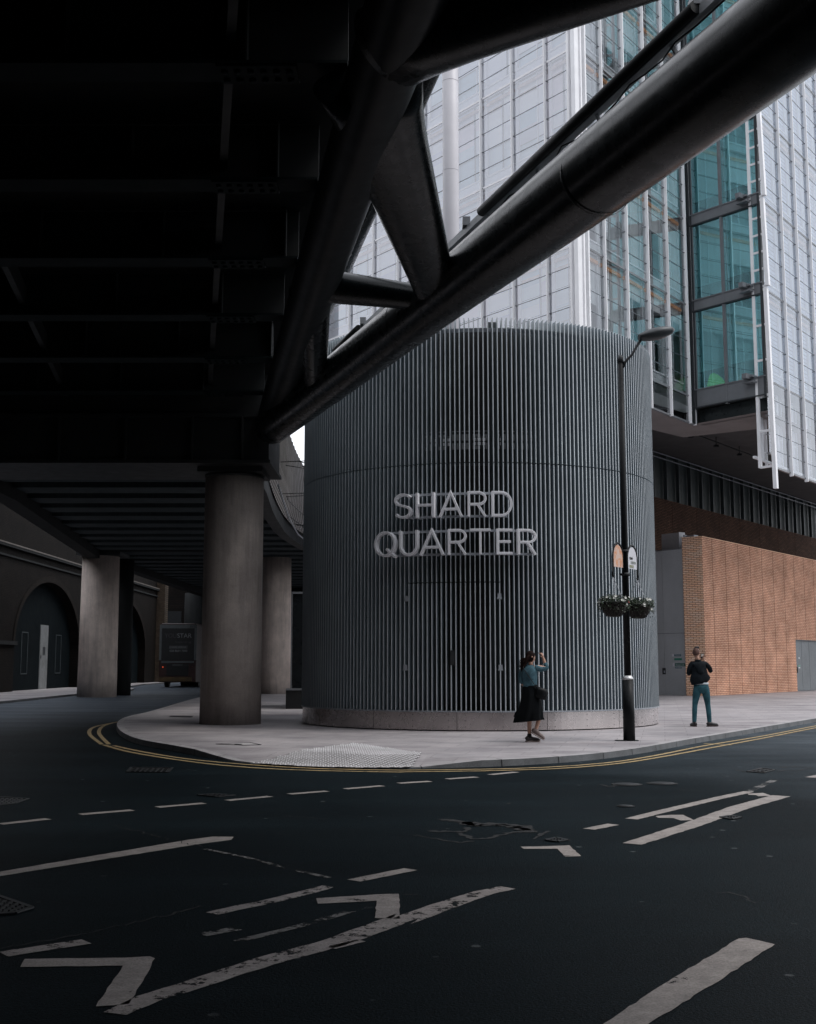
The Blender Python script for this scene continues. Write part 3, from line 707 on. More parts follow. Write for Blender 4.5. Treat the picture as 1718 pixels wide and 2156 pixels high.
def ptop(y, z):
    k = 1.0 if y < 44.5 else (1-(y-44.5)/5.5*.186 if y < 50 else .814-(y-50)*.004)
    return 7+(z-7)*k
for i in range(len(seg)-1):
    y0, y1 = seg[i], seg[i+1]; x0, x1 = redge_s(y0), redge_s(y1)
    for k in range(5):
        (a, za), (b, zb) = prof[k], prof[k+1]
        if y0 < 40: f = (y0-31.5)/8.5
        m.quad((x0+a, y0, ptop(y0, za)), (x1+a, y1, ptop(y1, za)), (x1+b, y1, ptop(y1, zb)), (x0+b, y0, ptop(y0, zb)), 0, True)
        m.quad((x0+a-.004, y0-.004, ptop(y0, za)), (x0+a+.03, y0, ptop(y0, za)), (x0+b+.03, y0, ptop(y0, zb)), (x0+b-.004, y0-.004, ptop(y0, zb)), 1)
pp = m.build('parapet', [M['zinc'], M['zinc_seam']], fv, origin=tuple(OB2))
bm = bmesh.new(); bm.from_mesh(pp.data); bmesh.ops.remove_doubles(bm, verts=bm.verts, dist=.0005); bm.to_mesh(pp.data); bm.free()
m = MB(); m.tube([(redge(y)+.38, y, 6.55) for y in (33, 37, 41, 46, 50, 56)], .03, 8); m.build('drain_pipe', M['rail'], fv, origin=tuple(OB2))
m = MB(); m.rings([(OB2.x, OB2.y, .1, .80, .80), (OB2.x, OB2.y, 6.92, .76, .76)], 48); m.build('column', M['concrete_lit'], fv, origin=tuple(OB2))
m = MB(); m.rings([(-14.95, 57.8, .0, .93, .93), (-14.95, 57.8, 6.75, .88, .88)], 48); m.build('column', M['concrete_lit'], fv, origin=tuple(OB2))
m = MB(); m.box(-15.9, -13.8, 56.8, 58.8, 6.75, 6.92); m.box(-15.5, -7, 57, 58.6, 6.93, 7.28); m.build('bearing', M['steel_dark'], fv, origin=tuple(OB2))
m = MB(); m.rings([(-14.5, 60.9, 0, .45, .45), (-14.5, 60.9, 6.9, .45, .45)], 32); m.build('column', M['concrete_dark'], fv, origin=tuple(OB2))
for x, y in ((-7.4, 84), (-16, 90)):
    m = MB(); m.rings([(x, y, 0, .85, .85), (x, y, 6.9, .85, .85)], 32); m.build('column', M['concrete_dark'], fv, origin=tuple(OB2))

# ---------- brick arches on the left ----------
XW = -21.3
bv = empty('brick_viaduct', (XW, 72, 0), label='old brown brick railway arches with dark infilled openings along the left road', cat='brick viaduct')
OB3 = bv.location.copy()
arches = [(42.5, 55), (64.8-15.6+.3, 0), (0, 0)]
arches = [(49.2, 61.6), (64.8, 77.4), (81.5, 97.0), (33.5, 46)]
def arch_h(y):
    for a, b in arches:
        if a < y < b:
            t = (y-(a+b)/2)/((b-a)/2); return 2.7+3.7*math.sqrt(max(0, 1-t*t))
    return 0
m = MB(); yv = sorted(set([-24+i*.4 for i in range(int((102+24)/.4)+1)]+[v for a in arches for v in (a[0]+.001, a[1]-.001, a[0]-.001, a[1]+.001)]))
for i in range(len(yv)-1):
    y0, y1 = yv[i], yv[i+1]; mid = (y0+y1)/2
    h0, h1 = arch_h(y0), arch_h(y1)
    if arch_h(mid) == 0: h0 = h1 = 0
    elif h0 == 0: h0 = 2.7
    elif h1 == 0: h1 = 2.7
    m.quad((XW, y0, h0), (XW, y1, h1), (XW, y1, 10.6), (XW, y0, 10.6))
    if h0 or h1: m.quad((XW-.7, y0, h0), (XW-.7, y1, h1), (XW, y1, h1), (XW, y0, h0))
for a, b in arches:
    for y in (a, b): m.quad((XW-.7, y, 0), (XW, y, 0), (XW, y, 2.75), (XW-.7, y, 2.75))
m.quad((XW, 102, 0), (XW-8, 102, 0), (XW-8, 102, 10.6), (XW, 102, 10.6))
m.quad((XW, -24, 10.6), (XW, 102, 10.6), (XW-8, 102, 10.6), (XW-8, -24, 10.6))
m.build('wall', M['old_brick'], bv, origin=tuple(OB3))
m = MB(); m.box(XW+.002, XW+.22, 20, 102, 7.75, 7.95); m.box(XW+.002, XW+.12, 20, 102, 7.25, 7.35)
m.build('string_course', M['concrete_dark'], bv, origin=tuple(OB3))
M['coping_light'] = mat('coping_light', (.10, .085, .075), .7)
m = MB(); m.box(XW+.22, XW+.25, 20, 102, 7.88, 7.955); m.build('coping_edge', M['coping_light'], bv, origin=tuple(OB3))
m = MB()
for a, b in ((61.6, 64.8), (77.4, 81.5), (46, 49.2)): m.box(XW+.002, XW+.14, a-.1, b+.1, 2.6, 2.8)
m.build('impost', M['concrete_dark'], bv, origin=tuple(OB3))
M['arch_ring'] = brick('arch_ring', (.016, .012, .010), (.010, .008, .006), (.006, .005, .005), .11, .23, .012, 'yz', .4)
for a, b in arches[:3]:
    m = MB(); n = 40; cy = (a+b)/2; ry = (b-a)/2
    for i in range(n):
        t0, t1 = math.pi*i/n, math.pi*(i+1)/n
        f = lambda t, e: (XW+.03, cy+math.cos(t)*(ry+e), 2.7+math.sin(t)*(3.7+e))
        m.quad(f(t0, 0), f(t1, 0), f(t1, .35), f(t0, .35))
    m.build('arch_ring', M['arch_ring'], bv, origin=tuple(OB3))
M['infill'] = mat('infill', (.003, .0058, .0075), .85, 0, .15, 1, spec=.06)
M['infill_line'] = mat('infill_line', (.03, .04, .045), .6)
for a, b in arches:
    m = MB(); n = 30; cy = (a+b)/2; ry = (b-a)/2
    m.poly([(XW-.55, b, 0), (XW-.55, a, 0)]+[(XW-.55, cy-math.cos(math.pi*i/n)*ry, 2.7+math.sin(math.pi*i/n)*3.7) for i in range(n+1)])
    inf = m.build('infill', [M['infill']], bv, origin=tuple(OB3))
def on_infill(x): 
    k = (859-x)*.475/F/1.0; return 21.85/k*1.0
yd0, yd1 = 71.0, 72.5
M['door_white'] = mat('door_white', (.16, .17, .175), .6)
m = MB(); m.box(XW-.549, XW-.50, yd0, yd1, .1, 3.9); m.box(XW-.50, XW-.495, yd0+.5, yd0+1.0, 2.1, 2.6, 1); m.box(XW-.50, XW-.47, yd0+.1, yd0+.18, 1.9, 2.1, 1)
m.build('door', [M['door_white'], M['dark_frame']], bv, origin=tuple(OB3))
for y0 in (67.6, 74.2):
    m = MB()
    for a in ((y0, y0+.06, 1, 3.4), (y0+1.1, y0+1.16, 1, 3.4), (y0, y0+1.16, 1, 1.06), (y0, y0+1.16, 3.34, 3.4)): m.box(XW-.549, XW-.52, *a)
    m.build('hatch', M['infill_line'], bv, origin=tuple(OB3))
m = MB(); m.box(XW-.2, XW+.7, 101, 102.3, 0, 9.5); m.build('pier', brick('pier', (.10, .075, .055), (.06, .045, .035), (.03, .025, .02), .23, .085, .012, 'xz', .4), bv, origin=tuple(OB3))  # paler brick than the wall: light on the pier painted in

# dark building closing the far end of the street
eb = empty('street_end_building', (-14, 118, 0), label='dark building closing the street far behind the bus', cat='building')
m = MB(); m.box(-34, 6, 118, 126, 0, 12); m.build('wall', M['old_brick'], eb, origin=(-14, 118, 0))
for i in range(6):
    m = MB(); m.box(-24+i*3.6, -22.4+i*3.6, 117.93, 117.998, 4.5, 6.8); m.build('window', M['gloss_black'], eb, origin=(-14, 118, 0))
m = MB(); m.box(-22, -14.5, 116.6, 117.9, 9.6, 10.1); m.box(-15.3, -14.2, 116.6, 117.9, 7.8, 9.6); m.build('canopy', M['coping_light'], eb, origin=(-14, 118, 0))

ob = empty('skylight_block', (0, -22, 0), label='tall dark brick block added unseen behind the viewpoint to cut skylight', cat='building')  # unseen block, added to cut the skylight from behind
m = MB(); m.box(-50, 45, -30, -14, 0, 27); m.build('wall', M['old_brick'], ob, origin=(0, -22, 0))
m = MB(); m.box(-50.2, 45.2, -30.2, -13.8, 27, 27.6); m.build('parapet', M['concrete_dark'], ob, origin=(0, -22, 0))
ob = empty('skylight_block_left', (-30, 0, 0), label='dark brick block added unseen behind the left arches to cut skylight', cat='building')  # unseen block, added to keep skylight off the left side
m = MB(); m.box(-50, -29.5, -13.5, 32, 0, 34); m.build('wall', M['old_brick'], ob, origin=(-30, 0, 0))
m = MB(); m.box(-50.2, -29.3, -13.5, 32.2, 34, 34.5); m.build('parapet', M['concrete_dark'], ob, origin=(-30, 0, 0))

# ---------- bus ----------
bus = empty('bus', (-15.75, 82, 0), label='double-decker bus seen from behind with dark rear advert and one red tail lamp lit', cat='bus')
BX, BY = -15.75, 82.0
M['bus_body'] = mat('bus_body', (.07, .08, .085), .5, 0, .15, 3)
M['bus_red'] = mat('bus_red', (.03, .010, .009), .4, 0, .15, 3)
M['bus_ad'] = mat('bus_ad', (.004, .005, .006), .5, 0, .2, 3)
M['bus_yellow'] = mat('bus_yellow', (.06, .035, .010), .6, 0, .6, 2)
M['ad_white'] = mat('ad_white', (.17, .18, .19), .5); M['ad_dim'] = mat('ad_dim', (.04, .042, .045), .5); M['tail_on'] = mat('tail_on', (.8, .08, .03), .4, emit=((1, .12, .04), .35)); M['tail_off'] = mat('tail_off', (.06, .01, .01), .3)
def bp(m, name, ms, par=bus, **k): return m.build(name, ms, par, **k)
m = MB(); m.box(-1.27, 1.27, .03, 10.5, .35, 4.28); m.box(-1.2, 1.2, .1, 10.4, 4.28, 4.36); bp(m, 'body', M['bus_red'], bevel=.06)
m = MB(); m.box(-1.27, 1.27, -.03, .03, 4.02, 4.27); m.box(-1.27, -1.12, -.03, .03, 1.85, 4.02); m.box(1.12, 1.27, -.03, .03, 1.85, 4.02); bp(m, 'rear_frame', M['bus_body'])
m = MB(); m.box(-1.12, 1.12, -.02, .03, 1.85, 4.02); ad = bp(m, 'rear_advert', M['bus_ad'])
RX = Matrix.Rotation(math.pi/2, 4, 'X')
def btxt(t, x, z, s, mt, wd): lettering('lettering', t, s, mt, ad, Matrix.Translation((x, -.025, z)) @ RX, wd)
btxt('YOU', -.92, 3.38, .42, M['ad_dim'], .80); btxt('STAR', -.06, 3.38, .42, M['ad_white'], .98); btxt('Superdrug', -.2, 3.03, .20, M['ad_dim'], 1.1)
m = MB(); m.box(-.6, .65, -.024, -.02, 2.62, 2.84); m.build('advert_panel', M['ad_dim'], ad)
btxt('CAREERS  HOTLINE', -.56, 2.69, .14, M['ad_white'], 1.1); btxt('020 8684 7000', -.56, 2.42, .20, M['ad_white'], 1.2)
o = lettering('lettering', 'RV12', .24, M['black'], bus, Matrix.Translation((.82, -.035, 4.06)) @ RX, .44)
m = MB(); m.box(-1.1, 1.1, -.06, .03, 1.66, 1.80); bp(m, 'bumper_rail', M['bus_body'])
m = MB(); m.box(-.75, .75, -.02, .03, .8, 1.6)
for i in range(7): m.box(-.7, .7, -.04, -.02, .85+i*.1, .90+i*.1, 0)
bp(m, 'engine_grille', M['black'])
m = MB(); m.box(-.35, .35, -.045, -.04, 1.46, 1.6); np = bp(m, 'number_plate', M['ad_dim'])
m = MB(); m.box(-1.22, 1.0, -.06, .03, .42, .72); bp(m, 'bumper', M['bus_yellow'])
for x, mt in ((-1.0, 'tail_on'), (1.0, 'tail_off')):
    for z in (1.38,):
        m = MB(); m.rings([(x, 0, 0, .05, .05), (x, 0, .03, .045, .045)], 12); 
        o = m.build('tail_lamp', M[mt], bus); o.data.transform(Matrix.Translation((0, -.02, z)) @ Matrix.Translation((x, 0, 0)) @ RX @ Matrix.Translation((-x, 0, 0)))
for x in (-1.05, 1.05):
    for y in (1.9, 7.8):
        m = MB(); m.tube([(x-.14, y, .48), (x+.14, y, .48)], .48, 24); wh = m.build('wheel', M['black'], bus)

# ---------- glass kiosk beside the round building ----------
kk = empty('glass_kiosk', (-3.0, 40, .104), label='dark glazed kiosk on a black plinth left of the round louvred building', cat='kiosk')
m = MB(); m.box(-.98, 1.6, -.8, 3, 0, .62); m.build('plinth', M['black'], kk)
m = MB(); m.box(-.8, 1.6, -.62, 2.8, .62, 3.75); m.build('glazing', mat('kiosk_glass', (.012, .015, .017), .12, 0, .2), kk)
m = MB()
for x in (-.83, -.30, .45): m.box(x-.02, x+.02, -.68, -.622, .62, 3.8)
m.box(-.85, 1.6, -.68, -.622, 3.75, 3.82); m.box(-.98, 1.6, -.82, -.6, .60, .66)
m.build('frame', M['grey_frame'], kk)
m = MB(); m.box(-.3, .35, -.66, -.63, 1.5, 1.53); m.box(-.3, .35, -.66, -.63, 2.9, 2.93); m.build('shelf', M['rail'], kk)

# ---------- round louvred building ----------
DC = Vector((1.785, 30.38, 0)); RD = 4.455
dr = empty('round_building', (DC.x, DC.y, .104), label='round building wrapped in vertical grey metal louvres on a low metal plinth', cat='building')
OD = Vector((DC.x, DC.y, 0))
def polar(r, a, z): return Vector((DC.x+r*math.sin(a), DC.y-r*math.cos(a), z))     # a = 0 faces the camera
ZT = P(1000, 686, 25.9).z+.19; ZS = P(1000, 973, 25.9).z; ZD = P(1000, 1225, 25.9).z; ZB = P(1000, 1497, 25.9).z
def ang_at(x, r):      # angle on the circle where the sight line at column x first meets it
    k = (x-859)*.475/1183.0; A = k*k+1; B = -2*(DC.y+k*DC.x); C = DC.x**2+DC.y**2-r*r; D = B*B-4*A*C
    y = (-B-math.sqrt(max(D, 0)))/(2*A); return math.atan2(k*y-DC.x, DC.y-y)
NF = 262
aD0, aD1 = ang_at(855, RD), ang_at(1052, RD)
def louvres(z0, z1, tip, doorcut=False):
    m = MB()
    for i in range(NF):
        a = 2*math.pi*i/NF
        aa = a if a < math.pi else a-2*math.pi
        segs = [(z0, z1)]
        if doorcut and aD0 < aa < aD1: segs = [(z0, ZD-.012), (ZD+.012, z1)]
        e = Vector((math.sin(a), -math.cos(a), 0)); t = Vector((math.cos(a), math.sin(a), 0))*.0105
        for s0, s1 in segs:
            po = polar(RD, a, 0); pi_ = polar(RD-.20, a, 0)
            zo = s1+(tip if s1 == z1 else 0)
            A = [po-t, po+t, pi_+t, pi_-t]; b = len(m.v)
            for k, q in enumerate(A): m.v.append((q.x, q.y, s0))
            for k, q in enumerate(A): m.v.append((q.x, q.y, zo if k < 2 else s1))
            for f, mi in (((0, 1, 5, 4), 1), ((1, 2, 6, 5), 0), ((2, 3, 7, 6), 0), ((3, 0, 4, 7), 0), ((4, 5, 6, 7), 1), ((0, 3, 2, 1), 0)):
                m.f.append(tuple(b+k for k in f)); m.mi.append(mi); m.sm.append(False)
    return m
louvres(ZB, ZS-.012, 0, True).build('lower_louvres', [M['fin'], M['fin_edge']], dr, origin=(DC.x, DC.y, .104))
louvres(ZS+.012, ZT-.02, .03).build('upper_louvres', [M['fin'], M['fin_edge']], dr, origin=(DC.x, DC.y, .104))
OO = (DC.x, DC.y, .104)
def ringband(r0, r1, z0, z1, n=96, mi=0, m=None, a0=0, a1=2*math.pi):
    m = m or MB()
    for i in range(n):
        t0, t1 = a0+(a1-a0)*i/n, a0+(a1-a0)*(i+1)/n
        m.quad(polar(r1, t0, z0), polar(r1, t1, z0), polar(r1, t1, z1), polar(r1, t0, z1), mi, True)
        m.quad(polar(r0, t1, z0), polar(r0, t0, z0), polar(r0, t0, z1), polar(r0, t1, z1), mi, True)
        m.quad(polar(r0, t0, z1), polar(r1, t0, z1), polar(r1, t1, z1), polar(r0, t1, z1), mi)
        m.quad(polar(r1, t0, z0), polar(r0, t0, z0), polar(r0, t1, z0), polar(r1, t1, z0), mi)
    return m
ringband(RD-.50, RD-.42, .1, ZT-.2).build('inner_wall', M['inner'], dr, origin=OO)
ringband(RD-.235, RD-.205, ZT-.26, ZT-.17).build('top_ring', M['rail'], dr, origin=OO)
ringband(RD-.235, RD-.205, ZS-.03, ZS+.03).build('middle_ring', M['dark_frame'], dr, origin=OO)
ringband(RD-.235, RD+.01, ZB-.03, ZB-.002).build('bottom_ring', M['rail'], dr, origin=OO)
m = ringband(RD-.41, RD-.40, P(1000, 945, 26.3).z, P(1000, 906, 26.3).z, 24, 0, None, ang_at(885, RD-.4), ang_at(1130, RD-.4))
m.build('painted_lit_band', gridmat('lit_band_paint', (.34, .35, .36), (.02, .02, .022), .22, .20, .03), dr, origin=OO)  # pale colour stands in for brightness seen through the mesh
for x0, x1 in ((893, 902), (917, 948), (1000, 1024), (1040, 1056)):
    ringband(RD-.395, RD-.385, P(1000, 938, 26.3).z, P(1000, 918, 26.3).z, 6, 0, None, ang_at(x0, RD-.4), ang_at(x1, RD-.4)).build('window', gridmat('lit_grid_paint', (.95, .95, .97), (.05, .05, .055), .10, .10, .015), dr, origin=OO)  # brightest patches, painted near-white in place of light
a_m = ang_at(1040, RD-.35)
m = MB(); q = polar(RD-.36, a_m, 0); e = Vector((math.cos(a_m), math.sin(a_m), 0))
m.obox((q.x, q.y, (ZT+.5)/2), e*.09, Vector((math.sin(a_m), -math.cos(a_m), 0))*.03, (0, 0, (ZT-.5)/2)); m.build('inner_post', mat('inner_post', (.035, .045, .05), .6), dr, origin=OO)
m = MB()
for x in (957, 969, 1045):
    a = ang_at(x, RD-.3); q = polar(RD-.30, a, 0); e = Vector((math.cos(a), math.sin(a), 0)); m.obox((q.x, q.y, (ZD+.5)/2), e*.03, Vector((math.sin(a), -math.cos(a), 0))*.02, (0, 0, (ZD-.6)/2))
m.build('door_frame', mat('door_frame', (.03, .04, .045), .5), dr, origin=OO)
for x, y in ((856, 1258), (1050, 1255), (854, 1405), (1051, 1405)):
    a = ang_at(x, RD-.02); q = polar(RD-.02, a, P(x, y, 26).z); e = Vector((math.cos(a), math.sin(a), 0)); n_ = Vector((math.sin(a), -math.cos(a), 0))
    m = MB(); m.obox(q, e*.04, n_*.03, (0, 0, .055)); m.obox(q+Vector((0, 0, -.05)), e*.055, n_*.025, (0, 0, .02)); m.build('hinge', M['rail'], dr, origin=OO)
a = ang_at(952, RD-.05); q = polar(RD-.03, a, P(952, 1385, 26).z); m = MB(); m.obox(q, Vector((.05, 0, 0)), Vector((0, .03, 0)), (0, 0, .16)); m.build('door_handle', M['iron'], dr, origin=OO)
nP = 14; a0 = ang_at(960, RD-.03)
for i in range(nP):
    s = a0+2*math.pi*i/nP; e = a0+2*math.pi*(i+1)/nP; g = .0012
    m = ringband(RD-.16, RD-.03, .13, ZB-.035, 12, 0, None, s+g, e-g)
    pl = m.build('plinth_panel', M['plinth'], dr, origin=OO)
    m = MB()
    for fa in (.09, .5, .91):
        for z in (.2, .33, .45):
            aa = s+(e-s)*fa; q = polar(RD-.028, aa, z); m.obox(q, Vector((math.cos(aa), math.sin(aa), 0))*.008, Vector((math.sin(aa), -math.cos(aa), 0))*.003, (0, 0, .008))
    m.build('rivet', M['dark_frame'], pl)
    pl_ch = pl.children[0]; pl_ch.location = (-OO[0], -OO[1], -OO[2])
ringband(RD-.20, RD-.10, .10, ZB-.03).build('plinth_core', M['black'], dr, origin=OO)
ringband(0.0, RD-.5, ZT-.3, ZT-.25, 48).build('roof', M['dark_frame'], dr, origin=OO)

# ---------- sign letters ----------
def arc(cx, cy, rx, ry, a0, a1, n=14): return [(cx+rx*math.cos(R_(a0+(a1-a0)*i/n)), cy+ry*math.sin(R_(a0+(a1-a0)*i/n))) for i in range(n+1)]
def glyph(ch, W):
    s = .045
    if ch == 'S': return [arc(W/2, .735, W/2-s, .22, 28, 190, 14)+arc(W/2, .735, W/2-s, .22, 200, 250, 5)+arc(W/2, .265, W/2-s, .22, 70, 10, 6)[0:]+arc(W/2, .265, W/2-s, .22, 0, -155, 14)]
    if ch == 'H': return [[(s, 0), (s, 1)], [(W-s, 0), (W-s, 1)], [(s, .5), (W-s, .5)]]
    if ch == 'A': return [[(s*.8, 0), (W/2, .965), (W-s*.8, 0)], [(W*.2, .31), (W*.8, .31)]]
    if ch == 'R': return [[(s, 0), (s, .955), (W*.52, .955)]+arc(W*.55, .72, W*.45-s, .235, 80, -80, 12)+[(s, .485)], [(W*.52, .485), (W-s, 0)]]
    if ch == 'D': return [[(s, .045), (s, .955), (W*.42, .955)]+arc(W*.45, .5, W*.55-s, .455, 82, -82, 18)+[(W*.42, .045), (s, .045)]]
    if ch == 'Q': return [arc(W/2, .5, W/2-s, .46, 0, 360, 32), [(W*.56, .30), (W*.97, -.03)]]
    if ch == 'U': return [[(s, 1), (s, .42)]+arc(W/2, .40, W/2-s, .36, 180, 360, 18)+[(W-s, .42), (W-s, 1)]]
    if ch == 'T': return [[(0, .955), (W, .955)], [(W/2, .955), (W/2, 0)]]
    if ch == 'E': return [[(W, .955), (s, .955), (s, .045), (W, .045)], [(s, .5), (W*.9, .5)]]
def stroke_prism(m, path, w, z0, z1, mi, fn):
    P2 = [Vector((p[0], p[1])) for p in path]
    Q = [P2[0]]
    for p in P2[1:]:
        if (p-Q[-1]).length > .004: Q.append(p)
    closed = (Q[0]-Q[-1]).length < .01
    if closed: Q[-1] = Q[0].copy()
    L, Rr = [], []; n = len(Q)
    for i in range(n):
        if closed: d0 = (Q[i]-Q[i-1 if i else n-2]).normalized(); d1 = (Q[(i+1) if i < n-1 else 1]-Q[i]).normalized()
        else: d0 = (Q[i]-Q[i-1]).normalized() if i else (Q[1]-Q[0]).normalized(); d1 = (Q[i+1]-Q[i]).normalized() if i < n-1 else d0
        b = (d0+d1); b = b.normalized() if b.length > 1e-4 else d0
        nn = Vector((-b.y, b.x)); c = max(.45, nn.dot(Vector((-d1.y, d1.x)))); o = nn*(w/2/c)
        L.append(Q[i]+o); Rr.append(Q[i]-o)
    for i in range(n-1):
        a, b, c, d = L[i], L[i+1], Rr[i+1], Rr[i]
        m.quad(fn(d, z1), fn(c, z1), fn(b, z1), fn(a, z1), mi); m.quad(fn(a, z0), fn(b, z0), fn(c, z0), fn(d, z0), mi)
        m.quad(fn(a, z0), fn(a, z1), fn(b, z1), fn(b, z0), mi); m.quad(fn(d, z1), fn(d, z0), fn(c, z0), fn(c, z1), mi)
    if not closed:
        for a, b in ((L[0], Rr[0]), (Rr[-1], L[-1])): m.quad(fn(a, z0), fn(b, z0), fn(b, z1), fn(a, z1), mi)
RS = RD+.40
sg = empty('building_sign', (DC.x, DC.y-RD-.3, 3.8), label='raised grey metal lettering SHARD QUARTER mounted on rails over the louvres', cat='sign')
OS = tuple(sg.location)
rows = [('SHARD', [(829, 866), (875, 914), (924, 973.5), (985, 1025), (1036, 1080)], P(1050, 1087, 25.55).z, P(1050, 1034, 25.55).z),
        ('QUARTER', [(787, 833), (840, 879), (883, 934), (942.5, 982), (989.5, 1033), (1045.5, 1079), (1090, 1130)], P(1060, 1167, 25.55).z, P(1060, 1113, 25.55).z)]
for word, xs, zb, zt in rows:
    hgt = zt-zb
    for chx, (x0, x1) in zip(word, xs):
        a0_, a1_ = ang_at(x0, RS), ang_at(x1, RS); am = (a0_+a1_)/2; Wd = 2*RS*math.sin((a1_-a0_)/2)
        if chx in 'SQ': Wd *= .97
        c = polar(RS, am, zb); e = Vector((math.cos(am), math.sin(am), 0)); n_ = Vector((math.sin(am), -math.cos(am), 0))
        fn = lambda p, z, c=c, e=e, n_=n_, Wd=Wd: c+e*((p.x)*hgt-Wd/2)+n_*z+Vector((0, 0, p.y*hgt))
        m = MB(); Wn = Wd/hgt
        for j, path in enumerate(glyph(chx, Wn)):
            stroke_prism(m, path, .092, -.13+j*.002, -j*.003, 0, fn)
            stroke_prism(m, path, .050, -.01, .0025-j*.0035, 1, fn)
        m.build('letter', [M['sign'], M['sign_face']], sg, origin=OS)
    for zz in (zb+.02, zt-.03):
        m = MB(); A0, A1 = ang_at(xs[0][0]+30, RS-.2), ang_at(xs[-1][1]-12, RS-.2)
        ringband(RS-.19, RS-.14, zz-.025, zz+.025, 30, 0, m, A0, A1).build('rail', M['rail'], sg, origin=OS)
    m = MB()
    for t in (.1, .35, .6, .85):
        a = A0+(A1-A0)*t
        for zz in (zb+.02, zt-.03): m.bar(polar(RD-.05, a, zz), polar(RS-.18, a, zz), .03, .03)
    m.build('standoff', M['rail'], sg, origin=OS)
# ---------- street lamp ----------
LP = G(1325, 1560, .1); LX, LY = LP.x, LP.y
lamp = empty('street_lamp', (LX, LY, .104), rz=0, label='black street lamp post with a wide base and one lamp head on a short arm', cat='street lamp')
lean = -.010
m = MB(); m.cyl(0, 0, 0, 1.14, .112, 32, 0, .105); m.build('base', M['gloss_black'], lamp)
m = MB(); m.rings([(0, 0, 1.14, .107, .107), (0, 0, 1.17, .10, .10), (0, 0, 1.22, .070, .070)], 32); m.build('collar', mat('zinc_collar', (.5, .5, .5), .4, .6), lamp)
m = MB(); m.rings([(0, 0, 1.2, .064, .064), (0, 0, 4.5, .058, .058), (0, 0, 7.42, .052, .052)], 24); m.build('pole', M['gloss_black'], lamp)
m = MB(); m.box(-.26, .16, -.10, .10, -.001, .012); m.build('base_plate', M['iron'], lamp)
hd = P(1345, 713, LY); dxh = hd.x-LX; dzh = hd.z-.104
m = MB(); m.rings([(0, 0, 7.30, .060, .060), (0, 0, 7.40, .060, .060), (0, 0, 7.46, .03, .03)], 20); m.tube([(0.03, 0, 7.20), (.10, 0, 7.34), (.22, 0, 7.46), (dxh+.05, 0, dzh)], [.03, .028, .026, .03], 12); m.build('arm', M['iron'], lamp)
m = MB(); pts = []; n = 14; L = .72
for k in range(n+1):
    t = k/n; x = dxh+t*L*.97; z = dzh+.02+t*.16
    wv = .06+.15*math.sin(math.pi*min(1, t*.86+.1))**.8; hv = .045+.075*math.sin(math.pi*min(1, t*.9+.06))
    if k == n: wv, hv = .05, .02
    pts.append((x, z, wv, hv))
m.tube([(p[0], 0, p[1]) for p in pts], [(p[2], p[3]) for p in pts], 20)
M['lamp_head'] = mat('lamp_head', (.055, .06, .065), .45, .3)
lh = m.build('lamp_head', M['lamp_head'], lamp)
m = MB(); m.tube([(dxh+.2, 0, dzh+.02), (dxh+.3, 0, dzh+.025), (dxh+.5, 0, dzh+.07), (dxh+.64, 0, dzh+.11)], [(.03, .01), (.12, .055), (.12, .05), (.04, .01)], 16); m.build('lens', mat('lens', (.10, .11, .12), .12), lh)
m = MB(); m.rings([(0, 0, P(1320, 1257, LY).z-.1+1.2, .075, .075)]*1+[(0, 0, 3.25, .075, .075)], 20) if False else None
bd = Vector((.27, .36, 0)).normalized()
zt_ = P(1320, 1145, LY).z-.104; zb_ = P(1320, 1222, LY).z-.104
SGZ = zt_
def hoop(sgn, label):
    c = bd*sgn*.30; m = MB()
    pts = [Vector((0, 0, SGZ-.52))+bd*sgn*.07]+[c+bd*(-sgn)*.21*math.cos(t)+Vector((0, 0, SGZ-.28+.27*math.sin(t))) for t in [math.pi*k/12 for k in range(13)]]
    pts += [c+bd*sgn*.21+Vector((0, 0, SGZ-.56)), c+bd*sgn*.24+Vector((0, 0, SGZ-.62)), c+bd*sgn*.21+Vector((0, 0, SGZ-.67)), c+bd*sgn*.185+Vector((0, 0, SGZ-.63))]
    pts[0] = c-bd*sgn*.21+Vector((0, 0, SGZ-.56))
    m.tube(pts, .018, 8); m.bar(c-bd*sgn*.21+Vector((0, 0, SGZ-.5)), bd*sgn*.05+Vector((0, 0, SGZ-.5)), .02, .02)
    h = m.build('bracket', M['gloss_black'], lamp)
    return h, c
front = Vector((bd.y, -bd.x, 0))
def plate(h, c, mt):
    m = MB(); P_ = [c+bd*.195*math.cos(t)+Vector((0, 0, SGZ-.29+.245*math.sin(t))) for t in [math.pi*k/16 for k in range(17)]]
    P_ = [c+bd*.195+Vector((0, 0, SGZ-.47))]+P_+[c-bd*.195+Vector((0, 0, SGZ-.47))]
    m.poly([p+front*.004 for p in P_]); m.poly([p-front*.004 for p in P_[::-1]])
    return m.build('sign_plate', mt, h)
h1, c1_ = hoop(1, ''); M['plate_white'] = mat('plate_white', (.62, .62, .66), .5, 0, .05)
pl = plate(h1, c1_, M['plate_white']); pl['label'] = 'white arched plate lettered TEAM LONDON BRIDGE'
def pt(t, u, z, s, col, wd):
    rot = Matrix(((bd.x, 0, front.x, 0), (bd.y, 0, front.y, 0), (0, 1, 0, 0), (0, 0, 0, 1)))
    o = c1_+bd*u+Vector((0, 0, z))+front*.008
    lettering('lettering', t, s, col, pl, Matrix.Translation(o) @ rot, wd)
pt('TEAM', -.13, SGZ-.29, .075, M['black'], .14); pt('LONDON', -.07, SGZ-.37, .075, mat('grey_ink', (.35, .38, .35), .6), .21); pt('BRIDGE', -.13, SGZ-.445, .075, mat('olive_ink', (.42, .42, .25), .6), .18)
pl.children
h2, c2_ = hoop(-1, '')
